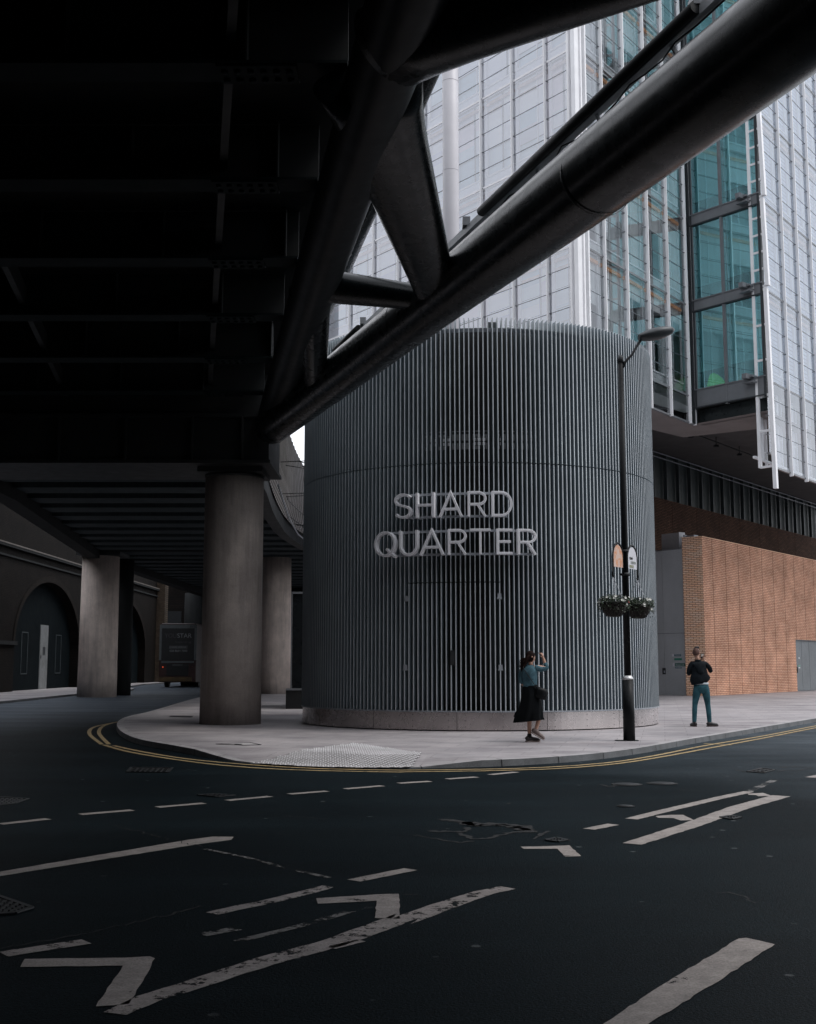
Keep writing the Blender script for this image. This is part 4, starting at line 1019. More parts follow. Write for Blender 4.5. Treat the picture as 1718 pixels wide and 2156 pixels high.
def swirl():
    m, nt, out = newmat('orange_swirl'); b = N(nt, 'ShaderNodeBsdfPrincipled')
    nt.links.new(ramp(nt, noise(nt, 7, 3, .5, stretch=(1, 1, .6)), [(.42, (.62, .44, .36)), (.50, (.62, .24, .08)), (.56, (.62, .42, .34))]), b.inputs['Base Color'])
    nt.links.new(b.outputs[0], out.inputs[0]); return m
p2 = plate(h2, c2_, swirl()); p2['label'] = 'arched plate with orange swirling lines'
m = MB(); m.cyl(0, 0, SGZ-.62, SGZ-.56, .078, 20); m.cyl(0, 0, SGZ-.16, SGZ-.12, .075, 20); m.box(-.11, -.06, -.02, .02, SGZ-.61, SGZ-.57); m.build('clamp', M['iron'], lamp)

# ---------- hanging baskets ----------
M['basket'] = mat('basket', (.020, .015, .013), .85, 0, .4, 12, bump=.8, bscale=60)
M['leaf'] = mat('leaf', (.035, .058, .030), .6, 0, .4, 9); M['leaf2'] = mat('leaf2', (.055, .078, .045), .6, 0, .3, 9); M['leaf3'] = mat('leaf3', (.028, .026, .024), .6, 0, .4, 9)
M['petal'] = mat('petal', (.66, .66, .62), .7, 0, .1, 20); M['petal_red'] = mat('petal_red', (.35, .04, .04), .7)
M['chain'] = mat('chain', (.45, .46, .48), .35, .7)
def flower_mesh(mt):
    m = MB(); 
    for k in range(5):
        a = k*2*math.pi/5; b = a+.62; c = a-.62
        m.quad((0, 0, -.012), (.03*math.cos(c), .03*math.sin(c), .004), (.036*math.cos(a), .036*math.sin(a), .0), (.03*math.cos(b), .03*math.sin(b), .004))
    return m
fl_w = flower_mesh(0).build('flower', M['petal']); fl_r = flower_mesh(0).build('flower', M['petal_red'])
def basket(cx, cy, cz, top, label, seed, red):
    rnd = random.Random(seed); r = empty('hanging_basket', (cx, cy, cz), label=label, cat='hanging basket', group='hanging flower baskets on the lamp post')
    m = MB(); m.rings([(0, 0, -.26, .09, .09), (0, 0, -.25, .13, .13), (0, 0, -.16, .20, .20), (0, 0, -.06, .245, .245), (0, 0, 0, .26, .26)], 28); m.build('bowl', M['basket'], r)
    m = MB(); m.tube([(.262*math.cos(t), .262*math.sin(t), 0) for t in [k*2*math.pi/24 for k in range(25)]], .008, 6, caps=False)
    for k in range(14):
        a = k*2*math.pi/14; m.tube([(q*math.cos(a), q*math.sin(a), z) for q, z in ((.262, 0), (.252, -.06), (.208, -.16), (.135, -.255))], .003, 4)
    m.build('wire_frame', M['gloss_black'], r)
    for k in range(3):
        a = .5+k*2*math.pi/3; A = Vector((.25*math.cos(a), .25*math.sin(a), 0)); B = Vector(top)-Vector((cx, cy, cz)); n = int((B-A).length/.024); m = MB()
        d = (B-A).normalized(); s1 = d.cross(Vector((0, 0, 1))).normalized(); s2 = d.cross(s1)
        for i in range(n):
            p = A.lerp(B, (i+.5)/n); s = s1 if i % 2 else s2
            m.bar(p-d*.014+s*.004, p+d*.014+s*.004, .0035, .0035); m.bar(p-d*.014-s*.004, p+d*.014-s*.004, .0035, .0035)
        m.build('chain', M['chain'], r)
    m = MB()
    for i in range(1500):
        a = rnd.uniform(0, 2*math.pi); q = math.sqrt(rnd.random())*.31; z = rnd.uniform(-.02, .13)*(1-.5*(q/.31)**2)+rnd.uniform(-.02, .05)
        if q > .24: z -= rnd.random()**2*.18
        if rnd.random() < .05: z -= rnd.uniform(.05, .22); q = rnd.uniform(.24, .30)
        if rnd.random() < .05: q *= 1.2
        p = Vector((q*math.cos(a), q*math.sin(a), z)); s = rnd.uniform(.012, .028)
        d = Vector((rnd.gauss(0, 1), rnd.gauss(0, 1), rnd.gauss(.3, .8))).normalized(); e = d.cross(Vector((rnd.gauss(0, 1), rnd.gauss(0, 1), rnd.gauss(0, 1)))).normalized()
        m.quad(p-d*s, p+e*s*.45, p+d*s, p-e*s*.45, rnd.choice((0, 0, 1, 2)))
    m.build('foliage', [M['leaf'], M['leaf2'], M['leaf3']], r)
    for i in range(17):
        a = rnd.uniform(math.pi, 2*math.pi) if i < 14 else rnd.uniform(0, math.pi); q = rnd.uniform(.20, .33); z = rnd.uniform(-.10, .12)
        o = (fl_r if i == 0 and red else fl_w).copy(); COL.objects.link(o); o.parent = r; o.location = (q*math.cos(a), q*math.sin(a), z)
        nv = Vector((math.cos(a)*.8, math.sin(a)-.5, rnd.uniform(.1, .7))); o.rotation_euler = nv.to_track_quat('Z', 'Y').to_euler(); s = rnd.uniform(.6, 1.0); o.scale = (s, s, s)
    return r
for sgn, c, lb, xx in ((1, c1_, 'brown bowl hanging basket of white petunias under the white lettered plate', 1355), (-1, c2_, 'brown bowl hanging basket with one red bloom under the orange patterned plate', 1293)):
    t = c+bd*sgn*.21+Vector((LX, LY, .104+SGZ-.66))
    basket(t.x, t.y, t.z-.50 if sgn > 0 else t.z-.50, t, lb, 3 if sgn > 0 else 11, sgn < 0)
bpy.data.objects.remove(fl_w); bpy.data.objects.remove(fl_r)
#PART2
# ---------- glazed tower ----------
tw = empty('glass_tower', (6.2, 41.5, 0), label='tall pale glass office tower with pleated double-skin facades and a teal glazed recess', cat='tower')
OT = Vector((6.2, 41.5, 0))
P1 = Vector((6.2, 41.5, 0)); dB = Vector((.6, .8, 0)); dA = Vector((-.605, .796, 0)).normalized()
P2 = Vector((12.1, 49.35, 0)); dC = Vector((2.29, -2.67, 0)); LC = dC.length; dC.normalize(); P3 = P2+dC*LC
FL = [12.9+3.79*i for i in range(-1, 7)]; ZTOP = 35.0
def tb(m, name, mats, par=tw, **k): return m.build(name, mats, par, origin=tuple(OT), **k)
def nrm_of(d): 
    n = Vector((d.y, -d.x, 0)); return n
MA = [M['glass'], M['white_metal'], M['line'], M['warm_pale'], M['pa0'], M['pa1'], M['pa2'], M['pa3'], M['pa4'], M['pa5'], M['grey_frame']]
MBm = [M['glass_b'], M['white_metal'], M['line'], M['warm'], M['pb0'], M['pb1'], M['pb2'], M['pb3'], M['pb4'], M['pb5'], M['grey_frame']]
MDm = [M['glass_d'], M['white_metal'], M['line'], M['warm_pale'], M['louvre_blue'], M['pa1'], M['pa3'], M['pb0'], M['pb1'], M['pb3'], M['grey_frame']]
baycount = [0]; extra = {}
def bay(o, d, n, u0, u1, z0, z1, style, rnd, skirt=False):
    m = MB(); q = lambda u, z, k: o+d*u+n*k+Vector((0, 0, z))
    flip = d.cross(Vector((0, 0, 1))).dot(n) < 0
    def rect(u0, u1, z0, z1, k, mi):
        Q = [q(u0, z0, k), q(u1, z0, k), q(u1, z1, k), q(u0, z1, k)]; m.quad(*(Q[::-1] if flip else Q), mi)
    def bx(u0, u1, z0, z1, k0, k1, mi): m.obox(q((u0+u1)/2, (z0+z1)/2, (k0+k1)/2), d*(u1-u0)/2, n*(k1-k0)/2, (0, 0, (z1-z0)/2), mi)
    rect(u0, u1, z0, z1, 0, 0)
    ns = max(1, round((z1-z0)/.76))
    for i in range(ns+1):
        z = z0+(z1-z0)*i/ns
        if i == 0: bx(u0, u1, z-.04, z+.04, -.09, .012, 10 if style != 'A' else 1)
        elif i < ns: bx(u0, u1, z-.011, z+.011, -.01, .008, 2)
        if i < ns:
            for s in (u0, u1): bx(s-.06 if s == u1 else s, s if s == u1 else s+.06, z-.012, z+.014, -.12, .03, 10)
    if skirt: return m
    # inner skin: one blind or opening per pane, spandrel at the slab
    sp = .55
    rect(u0, u1, z0+.06, z0+sp, -.24, 4 if style != 'B' else 5); bx(u0, u1, z0+sp-.06, z0+sp, -.26, -.18, 1)
    bx(u0+.1, u1-.1, z1-.30, z1-.18, -.24, -.16, 3)
    zi0, zi1 = z0+sp, z1
    f = .26
    bx(u0+f, u0+f+.05, zi0, zi1, -.28, -.18, 1); bx(u1-.10, u1-.05, zi0, zi1, -.28, -.20, 1)
    k = ns*2-1; cut = zi0+(zi1-zi0)*(rnd.choice((.0, .0, .2, .35)) if style == 'A' else rnd.choice((.25, .45, .6, .75, .0)))
    if style == 'D': cut = zi0
    c1 = rnd.choice((4, 5, 6, 8)) if style == 'A' else (rnd.choice((4, 5, 6)) if style == 'B' else 4)
    c2 = rnd.choice((7, 9, 5)) if style == 'A' else (rnd.choice((7, 8, 9, 8)) if style == 'B' else 5)
    if cut > zi0: rect(u0+f, u1, zi0, cut, -.36 if style == 'A' else -.6, c2)
    if style == 'A':
        rows = 4; um = u0+(u1-u0)*rnd.choice((.30, .38, .46))
        for i in range(rows):
            a_, b_ = cut+(zi1-cut)*i/rows, cut+(zi1-cut)*(i+1)/rows
            rect(um, u1, a_, b_, -.29, c1 if rnd.random() < .6 else rnd.choice((4, 5, 6, 7, 9))); rect(u0+f, um, a_, b_, -.275, rnd.choice((4, 8, 6, 4)))
        bx(um-.02, um+.02, zi0, zi1, -.28, -.22, 2 if rnd.random() < .5 else 1); bx(um, u1, zi1-.62, zi1-.50, -.28, -.24, 3)
    else: rect(u0+f, u1, cut, zi1, -.29, c1)
    rect(u0, u0+f, zi0, zi1, -.28, rnd.choice((4, 8, 6)) if style == 'A' else (rnd.choice((4, 5, 7)) if style == 'B' else 5))
    if style == 'B': bx(u0+(u1-u0)*.55, u0+(u1-u0)*.55+.04, zi0, zi1, -.34, -.26, 1)
    for i in range(1, ns): z = z0+(z1-z0)*i/ns; bx(u0+f, u1, z-.012+.2, z+.012+.2, -.31, -.28, 2 if style != 'D' else 10) if style != 'D' and rnd.random() < .8 else None
    return m
def facade(o, d, us, floors, style, mats, seed, group, fins=True, outn=None):
    rnd = random.Random(seed); n = outn or nrm_of(d); res = []
    for j in range(len(floors)-1):
        for i in range(len(us)-1):
            m = bay(o, d, n, us[i], us[i+1], floors[j], floors[j+1], style, rnd)
            c = o+d*((us[i]+us[i+1])/2); res.append((floors[j]*1.2+c.y, m, mats))
    return res
def fin(o, d, n, u, z0, z1, name='fin'):
    m = MB(); q = o+d*u
    c = q+n*.04; m.obox((c.x, c.y, (z0+z1)/2), d*.028, n*.075, (0, 0, (z1-z0)/2))
    # slanting inner truss that zig-zags once per storey
    z = z0; zs = [z0]+[f for f in FL+[FL[-1]+3.79, 38] if z0+.3 < f < z1-.3]+[z1]
    for a, b in zip(zs, zs[1:]):
        m.bar(q+d*.06+n*(-.01)+Vector((0, 0, a)), q+d*.20+n*(-.13)+Vector((0, 0, b-.05)), .025, .04); 
    return tb(m, name, M['white_metal'])
nA, nB_, nC = Vector((dA.y, -dA.x, 0)), Vector((dB.y, -dB.x, 0)), Vector((dC.y, -dC.x, 0))
if nA.y > 0: nA = -nA
if nB_.y > 0: nB_ = -nB_
if nC.y > 0: nC = -nC
uA = [.28, 1.6]+[1.6+1.86*i for i in range(1, 9)]
flA = [FL[0]-3.79]+FL+[FL[-1]+3.79]
allbays = facade(P1, dA, uA, flA, 'A', MA, 5, '', outn=nA)
uB = [.5, 1.86, 3.72, 5.58, 7.44, 9.30]
flB = [12.35]+FL[2:]+[FL[-1]+3.79]; flB[0] = 12.75
allbays += facade(P1, dB, uB, flB, 'B', MBm, 8, '', outn=nB_)
oD = P3+nB_*.0+Vector((0, 0, 0)); uD = [.5+1.86*i for i in range(6)]
flD = FL[2:]+[FL[-1]+3.79]; flD = [12.9]+flD[0:]
allbays += facade(oD, dB, uD, flD, 'D', MDm, 9, '', outn=nB_)
allbays.sort(key=lambda t: t[0])
def visible_bay(b): return True
for k, (_, m, mats) in enumerate(allbays[:100]): tb(m, 'glass_bay', mats)
rest = MB(); lib = MA+MBm+MDm
for k, (_, m, mats) in enumerate(allbays[100:]):
    offm = 0 if mats is MA else (11 if mats is MBm else 22); b = len(rest.v)
    rest.v += m.v; rest.f += [tuple(b+i for i in f) for f in m.f]; rest.mi += [i+offm for i in m.mi]; rest.sm += m.sm
if rest.v: tag(tb(rest, 'glass_bay', lib), kind='stuff')
for u in uA[1:]: fin(P1, dA, nA, u, flA[0], ZTOP+5)
for u in uB[1:]+[9.78]: fin(P1, dB, nB_, u, 11.55 if u > 1 else 11.6, ZTOP+5)
for i, u in enumerate(uD[1:]): fin(oD, dB, nB_, u, 9.25, ZTOP+5)
# glass skirts below the lowest floor
rnd = random.Random(2)
for i in range(len(uB)-1):
    tb(bay(P1, dB, nB_, uB[i], uB[i+1], 11.6, 12.7, 'B', rnd, True), 'glass_skirt', MBm)
tb(bay(P1, dB, nB_, 9.3, 9.78, 11.6, 38, 'B', rnd, True), 'glass_skirt', MBm)
for i in range(len(uD)-1):
    tb(bay(oD, dB, nB_, uD[i], uD[i+1], 9.4, 12.86, 'D', rnd, True), 'glass_skirt', MDm)
tb(bay(oD, dB, nB_, .0, .5, 9.9, 38, 'D', rnd, True), 'glass_skirt', MDm)
m = MB()
for i in range(5):   # white posts of the inner skin showing through the right-hand skirt
    q = oD+dB*(uD[i]+.75)-nB_*.75; m.obox((q.x, q.y, 11.4), dB*.12, nB_*.05, (0, 0, 1.5))
    q2 = q+dB*.45
    m.obox((q2.x, q2.y, 11.2), dB*.04, nB_*.05, (0, 0, 1.5))
    for z in (10.2, 11.0, 11.8, 12.6): m.bar(q+Vector((0, 0, z)), q2+Vector((0, 0, z)), .04, .04)
m.bar(oD-nB_*.75+Vector((0, 0, 9.85))+dB*.3, oD-nB_*.75+dB*10+Vector((0, 0, 9.85)), .1, .1)
tb(m, 'inner_post', M['white_metal'])
# corner post of the left facade
m = MB()
for u, ww in ((0.02, .10), (.30, .05)):
    q = P1+dA*u+nA*.05; m.obox((q.x, q.y, 22), dA*ww, nA*.10, (0, 0, 16))
q = P1+dB*.17+nB_*.02; m.obox((q.x, q.y, 22), dB*.05, nB_*.10, (0, 0, 16))
q = P1+dB*.46+nB_*.03; m.obox((q.x, q.y, 22), dB*.05, nB_*.12, (0, 0, 16))
q = P1+dB*.3-nB_*.25; m.obox((q.x, q.y, 22), dB*.14, nB_*.05, (0, 0, 16), 1)
tb(m, 'corner_post', [M['white_metal'], M['pb1']])
# ladder frame at the free edge of the right facade
m = MB(); lo = nB_*.0
ladA = P3+nB_*.10; ladB = P3+nB_*.10+dB*.0
dl = (dC*1.0)
z0 = 9.2
for f0, f1 in zip([9.2]+FL[2:], FL[2:]+[38]):
    if f0 == 9.2: f0 = 9.3
    a = P3-dC*.46+nB_*.02; b = P3+dC*.20+nB_*.02
    tilt = -dC*.10
    a0 = a+Vector((0, 0, f0+.04)); a1 = a+tilt*.0+Vector((0, 0, f1-.04)); b0 = b+Vector((0, 0, f0+.04-(.0 if f0 > 10 else .9))); b1 = b+tilt+Vector((0, 0, f1-.04))
    m.bar(a0, a1, .13, .13, 0, up=dB); m.bar(b0, b1, .15, .20, 0, up=dB)
    nn = 5
    for k in range(nn+1):
        t = k/nn; z = f0+.06+(f1-f0-.14)*t; pa = a.copy(); pa.z = z; pb = (b+tilt*t).copy(); pb.z = z; m.bar(pa, pb, .07, .09)
tb(m, 'ladder_frame', M['white_metal'])
for zf in FL[1:-2]:
    m = MB(); c = P3-dC*.62+nC*.25+Vector((0, 0, zf+.15)); m.obox(c, dC*.25, nC*.15, (0, 0, .04)); m.obox(c-Vector((0, 0, .22)), dC*.25, nC*.15, (0, 0, .03)); m.obox(c-Vector((0, 0, .11)), dC*.25, nC*.02, (0, 0, .11)); m.obox(c+nC*.1, dC*.1, nC*.3, (0, 0, .1))
    tb(m, 'bracket', M['grey_frame'])
# teal recess
def q3(u, z, k): return P2+dC*u+nC*k+Vector((0, 0, z))
def bx3(m, u0, u1, z0, z1, k0, k1, mi=0): m.obox(q3((u0+u1)/2, (z0+z1)/2, (k0+k1)/2), dC*(u1-u0)/2, nC*(k1-k0)/2, (0, 0, (z1-z0)/2), mi)
umid = LC*.47
zb = [12.62]+FL[2:]+[FL[-1]+3.79]
beams = [(12.30, 13.02)]+[(f-.21, f+.21) for f in FL[2:]]
for i, (a, b) in enumerate(beams):
    m = MB(); bx3(m, 0, LC, a, b, -.12, .05); bx3(m, 0, LC, b, b+.05, -.12, .09); bx3(m, 0, LC, a-.05, a, -.12, .09, 1); tb(m, 'spandrel_beam', [M['grey_frame'], M['dark_frame']])
m = MB(); bx3(m, umid-.05, umid+.05, 12.2, 38, -.1, .07); tb(m, 'mullion', M['grey_frame'])
m = MB(); bx3(m, -.02, .10, 11.6, 38, -.12, .10); bx3(m, .12, .2, 12.2, 38, -.1, .06); bx3(m, LC-.1, LC, 12.2, 38, -.1, .06); tb(m, 'jamb', M['dark_frame'])
rnd = random.Random(4)
for i in range(len(beams)):
    z0 = beams[i][1]+.05; z1 = (beams[i+1][0] if i+1 < len(beams) else beams[i][1]+3.4)
    for u0, u1 in ((.2, umid-.05), (umid+.05, LC-.1)):
        m = MB(); m.quad(q3(u0, z0, 0), q3(u1, z0, 0), q3(u1, z1, 0), q3(u0, z1, 0), 0)
        bl = z0+(.62 if i else .78)*(1 if u0 < 1 else 1.05)
        m.quad(q3(u0, bl, -.25), q3(u1, bl, -.25), q3(u1, z1, -.25), q3(u0, z1, -.25), 1); bx3(m, u0, u1, bl-.03, bl, -.27, -.24, 2)
        # room behind
        bv_ = dB*3.0-nB_*.9; qq = lambda u, z: q3(u, z, 0)+bv_
        m.quad(qq(u0, z0), qq(u1, z0), qq(u1, z1), qq(u0, z1), 3); m.quad(q3(u0, z0-.01, -.1), q3(u1, z0-.01, -.1), qq(u1, z0-.01), qq(u0, z0-.01), 4)
        for e in (u0, u1): bx3(m, e-.03, e+.03, z0, z1, -.06, .03, 2)
        tb(m, 'window', [M['glass_teal'], M['blind_teal'], M['grey_frame'], M['pb4'], M['pb3']])
m = MB(); bx3(m, 0, LC, 11.62, 12.26, -.5, -.4); tb(m, 'recess_band', mat('recess_band', (.03, .038, .04), .3), bevel=0)
m = MB(); bx3(m, 1.75, 1.85, 13.05, 14.3, -.9, -.8); bx3(m, 2.5, 2.6, 13.05, 14.0, -.9, -.8); tb(m, 'inner_post', M['white_metal'])
# soffit and structure below
m = MB(); S = 11.6
pts = [P1-nA*.5+dB*.4, P1+dB*9.8-nB_*.35, P2-nC*.2, P3-nC*.4, P3-nB_*.4+dB*.2, P3-nB_*.4+dB*26]
pts2 = [Vector((9.9, 57.6, 0)), Vector((31, 85.6, 0))]
ins = [P3+dB*40-nB_*1.9, P3-nC*2.3-nB_*1.9+dB*1.2, P2-nC*2.6-nB_*2.2, P1+dB*1.5-nB_*3.2, P1+dA*16-nA*2]
poly = [P1+dA*16, P1, P2, P3, P3+dB*40]+ins
m.poly([(p.x, p.y, S+.02) for p in poly][::-1])
for a, b in zip(ins, ins[1:]): m.quad((a.x, a.y, S+.02), (b.x, b.y, S+.02), (b.x, b.y, 12.7), (a.x, a.y, 12.7), 1)
tb(m, 'soffit', [M['soffit'], M['soffit2']])
m = MB(); bk = [P1+dA*16.1-nA*1.5, P3+dB*40-nB_*1.2, P3+dB*40-nB_*18, P1+dA*16.1-nB_*14]
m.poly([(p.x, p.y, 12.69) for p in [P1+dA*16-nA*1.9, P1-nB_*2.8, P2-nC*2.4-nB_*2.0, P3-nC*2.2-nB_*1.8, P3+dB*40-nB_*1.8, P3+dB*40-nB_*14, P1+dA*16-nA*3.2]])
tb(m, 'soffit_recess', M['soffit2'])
m = MB()
for i in range(10):
    a = P1+dB*(3*i)-nB_*2.4; m.tube([(a.x, a.y, 12.6), (a.x, a.y, 12.2)], .02, 6); m.box(a.x-.10, a.x+.10, a.y-.10, a.y+.10, 12.1, 12.2)
a = P1-nB_*2.4; b = P1-nB_*2.4+dB*38; m.bar((a.x, a.y, 12.35), (b.x, b.y, 12.35), .06, .05)
tb(m, 'soffit_rail', M['black'])
# solid core so nothing shows through
m = MB(); z0 = 12.8
core = [P1-nA*.65+dB*.65, P1+dB*9.82-nB_*.62, P3-nC*.0-nB_*.62+dB*.6, P3+dB*40-nB_*.62, P1+dA*19-nA*.65]
core = [P1-nA*1.25-nB_*1.25, P2-nB_*1.0+dB*3.6, P3+dB*3.6-nB_*.7, P3+dB*40-nB_*.7, P1+dA*16.4-nA*.7]
for i in range(len(core)):
    a, b = core[i], core[(i+1) % len(core)]; m.quad((a.x, a.y, z0), (b.x, b.y, z0), (b.x, b.y, 40), (a.x, a.y, 40))
tb(m, 'core', M['pb3'])
m = MB(); e = P1+dA*16.52
for z in (6, ): m.obox((e.x, e.y, 22), dA*.03, nA*.6, (0, 0, 17.5))
tb(m, 'end_panel', M['white_metal'])
# dark back wall under the tower
BK = Vector((12.72, 61.3, 0)); 
def bw(t, k, z): return BK+dB*t+nB_*k+Vector((0, 0, z))
def local_part(name, t0, t1, z0, z1, k0, k1, mt, par=tw):
    m = MB(); m.box(0, t1-t0, 0, k1-k0, 0, z1-z0)
    o = m.build(name, mt, par); q = bw(t0, k1, z0); o.location = q-par.location; o.rotation_euler[2] = math.atan2(dB.y, dB.x); return o
ZW = P(1374, 1045, 61.3).z
local_part('brick_wall', -6, 40, .1, ZW, -.4, 0, M['brown_brick'])
local_part('panel_wall', -6, 40, ZW, 13, -.5, -.15, M['back_panel'])
SU = 12.65
for i in range(20):
    m = MB(); q = bw(-3+i*1.55, 0, 0); m.obox((q.x, q.y, (ZW+SU)/2), dB*.05, nB_*.10, (0, 0, (SU-ZW)/2)); tb(m, 'panel_fin', M['back_fin'])
m = MB()
for k, z in ((.12, SU-.06), (.12, SU-.30)): m.bar(bw(-6, k, z), bw(40, k, z), .05, .05)
tb(m, 'cornice_rail', M['rail'])
m = MB()
for i in range(14):
    q = bw(-4+i*3.2, .004, 0); m.obox((q.x, q.y, ZW/2), dB*.012, nB_*.004, (0, 0, ZW/2-.05))
tb(m, 'expansion_joint', M['joint'])

# ---------- orange brick block ----------
W0 = Vector((13.78, 55.5, .104)); ZH = P(1481, 1130, 55.5).z-.104
ow = empty('orange_brick_wall', tuple(W0), rz=math.atan2(dB.y, dB.x), label='bright orange brick wall with fine dark courses behind the man', cat='brick wall')
t0 = 12.3; t1 = 17.0     # door opening
DH = P(1672, 1346, 55.5+.8*t0-.2).z-.104
m = MB(); th = 1.0
m.box(0, t0, 0, th, 0, ZH); m.box(t0, t1, 0, th, DH, ZH); m.box(t1, 34, 0, th, 0, ZH)
# end face in patterned brick, paled to stand for its light (slightly proud)
m.box(-.015, .0, 0, th, 0, ZH, 1)
m.build('wall', [M['orange'], M['orange_end']], ow)
m = MB()
for i in range(18):
    x = 1.15+1.62*i
    if t0-.2 < x < t1: m.box(x-.012, x+.012, -.004, -.0005, DH, ZH)
    else: m.box(x-.012, x+.012, -.004, -.0005, 0, ZH)
m.build('expansion_joint', M['joint'], ow)
m = MB(); m.box(-.03, 34, -.02, th+.02, ZH, ZH+.03); m.build('coping', M['orange_end'], ow)
for i, (a, b) in enumerate(((t0, t0+1.25), (t0+1.25, t0+2.5), (t0+2.5, t1))):
    m = MB(); m.box(a+.02, b-.01, .12, .18, .02, DH-.02); dd = m.build('door', M['door_grey'], ow)
    if i == 0:
        m = MB(); m.box(a+.32, a+.37, .06, .12, 1.0, 1.3); m.build('handle', M['iron'], dd)
        m = MB(); m.box(a+.62, a+.95, .112, .119, 1.32, 1.42, 0); m.box(a+.66, a+.9, .112, .119, 1.24, 1.30, 1); m.build('door_sign', [mat('sign_green', (.12, .26, .20), .5), M['plate_white']], dd)
        m = MB(); m.box(a+.72, a+.86, .112, .119, 1.75, 1.85); m.build('notice', M['plate_white'], dd)
m = MB(); m.box(t0-.0, t1, .05, .3, DH-.06, DH-.0); m.build('door_frame', M['dark_frame'], ow)
# ---------- grey panel wall with door ----------
gw = empty('grey_panel_wall', (13.18, 56.1, .104), rz=math.atan2(dA.y, dA.x), label='smooth grey panelled wall with a flush door between louvred drum and orange bricks', cat='wall')
ZG = P(1445, 1155, 56.1).z-.104; ZG1 = P(1430, 1333, 56.6).z-.104
# local x runs away to the left; local -y... faces the street on the +y side
wv = [0, 1.52, 3.6, 5.4]
for i in range(3):
    m = MB(); m.box(wv[i]+.008, wv[i+1]-.008, -.05, .0, ZG1+.008, ZG); m.build('panel', M['grey_panel'], gw)
    if i: m = MB(); m.box(wv[i]+.008, wv[i+1]-.008, -.05, .0, 0, ZG1-.008); m.build('panel', M['grey_panel'], gw)
m = MB(); m.box(0, 5.4, -.3, -.052, 0, ZG-.01); m.build('backing', M['black'], gw)
m = MB(); m.box(-.02, 5.45, -.35, .02, ZG, ZG+.04); m.build('coping', M['grey_frame'], gw)
m = MB(); m.box(.01, 1.51, -.05, .0, 0, ZG1-.008); dg = m.build('door', M['grey_panel'], gw)
m = MB(); m.box(1.46, 1.66, 0.0, .012, .98, 1.28, 0); m.box(1.50, 1.56, .012, .04, 1.04, 1.16, 1); m.build('handle', [M['dark_frame'], M['rail']], dg)
M['s_blue'] = mat('s_blue', (.04, .12, .16), .5); M['s_green'] = mat('s_green', (.03, .22, .15), .5); M['s_dgreen'] = mat('s_dgreen', (.02, .13, .10), .5)
dsn = [((.50, .92), (1.83, 1.92), 's_blue', 'Notice'), ((.46, .92), (1.64, 1.74), 's_green', None), ((.22, .90), (1.36, 1.50), 's_dgreen', 'Emergency exit'), ((.48, .88), (1.26, 1.32), 's_blue', 'PUSH')]
RGT = Matrix(((-1, 0, 0, 0), (0, 0, 1, 0), (0, 1, 0, 0), (0, 0, 0, 1)))
for (a, b), (z0_, z1_), k, tx in dsn:
    m = MB(); m.box(a, b, .001, .006, z0_, z1_); sgn = m.build('door_sign', M[k], dg)
    if tx: lettering('lettering', tx, (z1_-z0_)*.8, M['plate_white'], sgn, Matrix.Translation((b-.06, .009, z0_+.03)) @ RGT, (b-a)*.75)
m = MB(); m.box(.90, 1.02, .001, .006, 1.35, 1.52); m.box(.92, 1.06, .001, .006, 1.82, 1.93); m.build('door_sign', M['plate_white'], dg)
# duct standing on the grey wall
du = empty('duct_box', (0, 0, 0), label='pale boxy duct on top of the grey panel wall beside the orange bricks', cat='duct')
c0 = P(1422, 1160, 57.6); c0.z = .104+ZG+.04; du.location = c0; du.rotation_euler[2] = math.atan2(dA.y, dA.x)
hd_ = P(1422, 1122, 57.6).z-c0.z
m = MB(); m.box(-.25, .85, -.40, 0, 0, hd_); m.build('box', mat('duct', (.40, .39, .40), .5, .2, .1), du)
m = MB(); m.box(-.27, -.25, -.42, .02, 0, hd_+.02); m.build('side_panel', M['plate_white'], du)
m = MB(); m.box(-1.15, -.62, -.32, -.02, 0, hd_*.78); m.box(-.50, -.42, -.3, -.1, 0, hd_*.85); m.build('vent', M['rail'], du)
# ---------- white column ----------
wc = MB(); wc.tube([(0, 0, 0), (0, 0, 30)], .26, 36)
for z in range(2, 30, 3): wc.tube([(0, 0, z), (0, 0, z+.02)], .263, 36)
tag(wc.build('white_column', M['white_col'], loc=(1.36, 36.2, .1)), 'slim tall white round column rising behind the round building', 'column')
# ---------- bean bag behind the glass ----------
bq = P2+dC*.62-nC*.75+Vector((0, 0, 13.08)); m = MB()
m.rings([(0, 0, 0, .30, .26), (.02, 0, .10, .40, .34), (0, 0, .30, .38, .33), (-.05, 0, .52, .27, .25), (-.10, 0, .68, .14, .14), (-.11, 0, .73, .04, .04)], 28, 0, True, lambda k, a: 1+.06*math.sin(5*a+k))
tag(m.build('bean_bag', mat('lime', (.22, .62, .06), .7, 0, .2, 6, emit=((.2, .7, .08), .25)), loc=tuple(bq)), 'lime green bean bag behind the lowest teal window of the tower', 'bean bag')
m = MB(); m.box(-.45, .4, -.05, .05, 0, .6); o = tag(m.build('cabinet', mat('cabinet', (.42, .30, .22), .7, emit=((.5, .35, .25), .08)), loc=tuple(P2+dC*1.7-nC*1.5+Vector((0, 0, 13.1)))), 'pale brown cabinet inside the lowest teal window right of the bean bag', 'cabinet'); o.rotation_euler[2] = math.atan2(dC.y, dC.x)

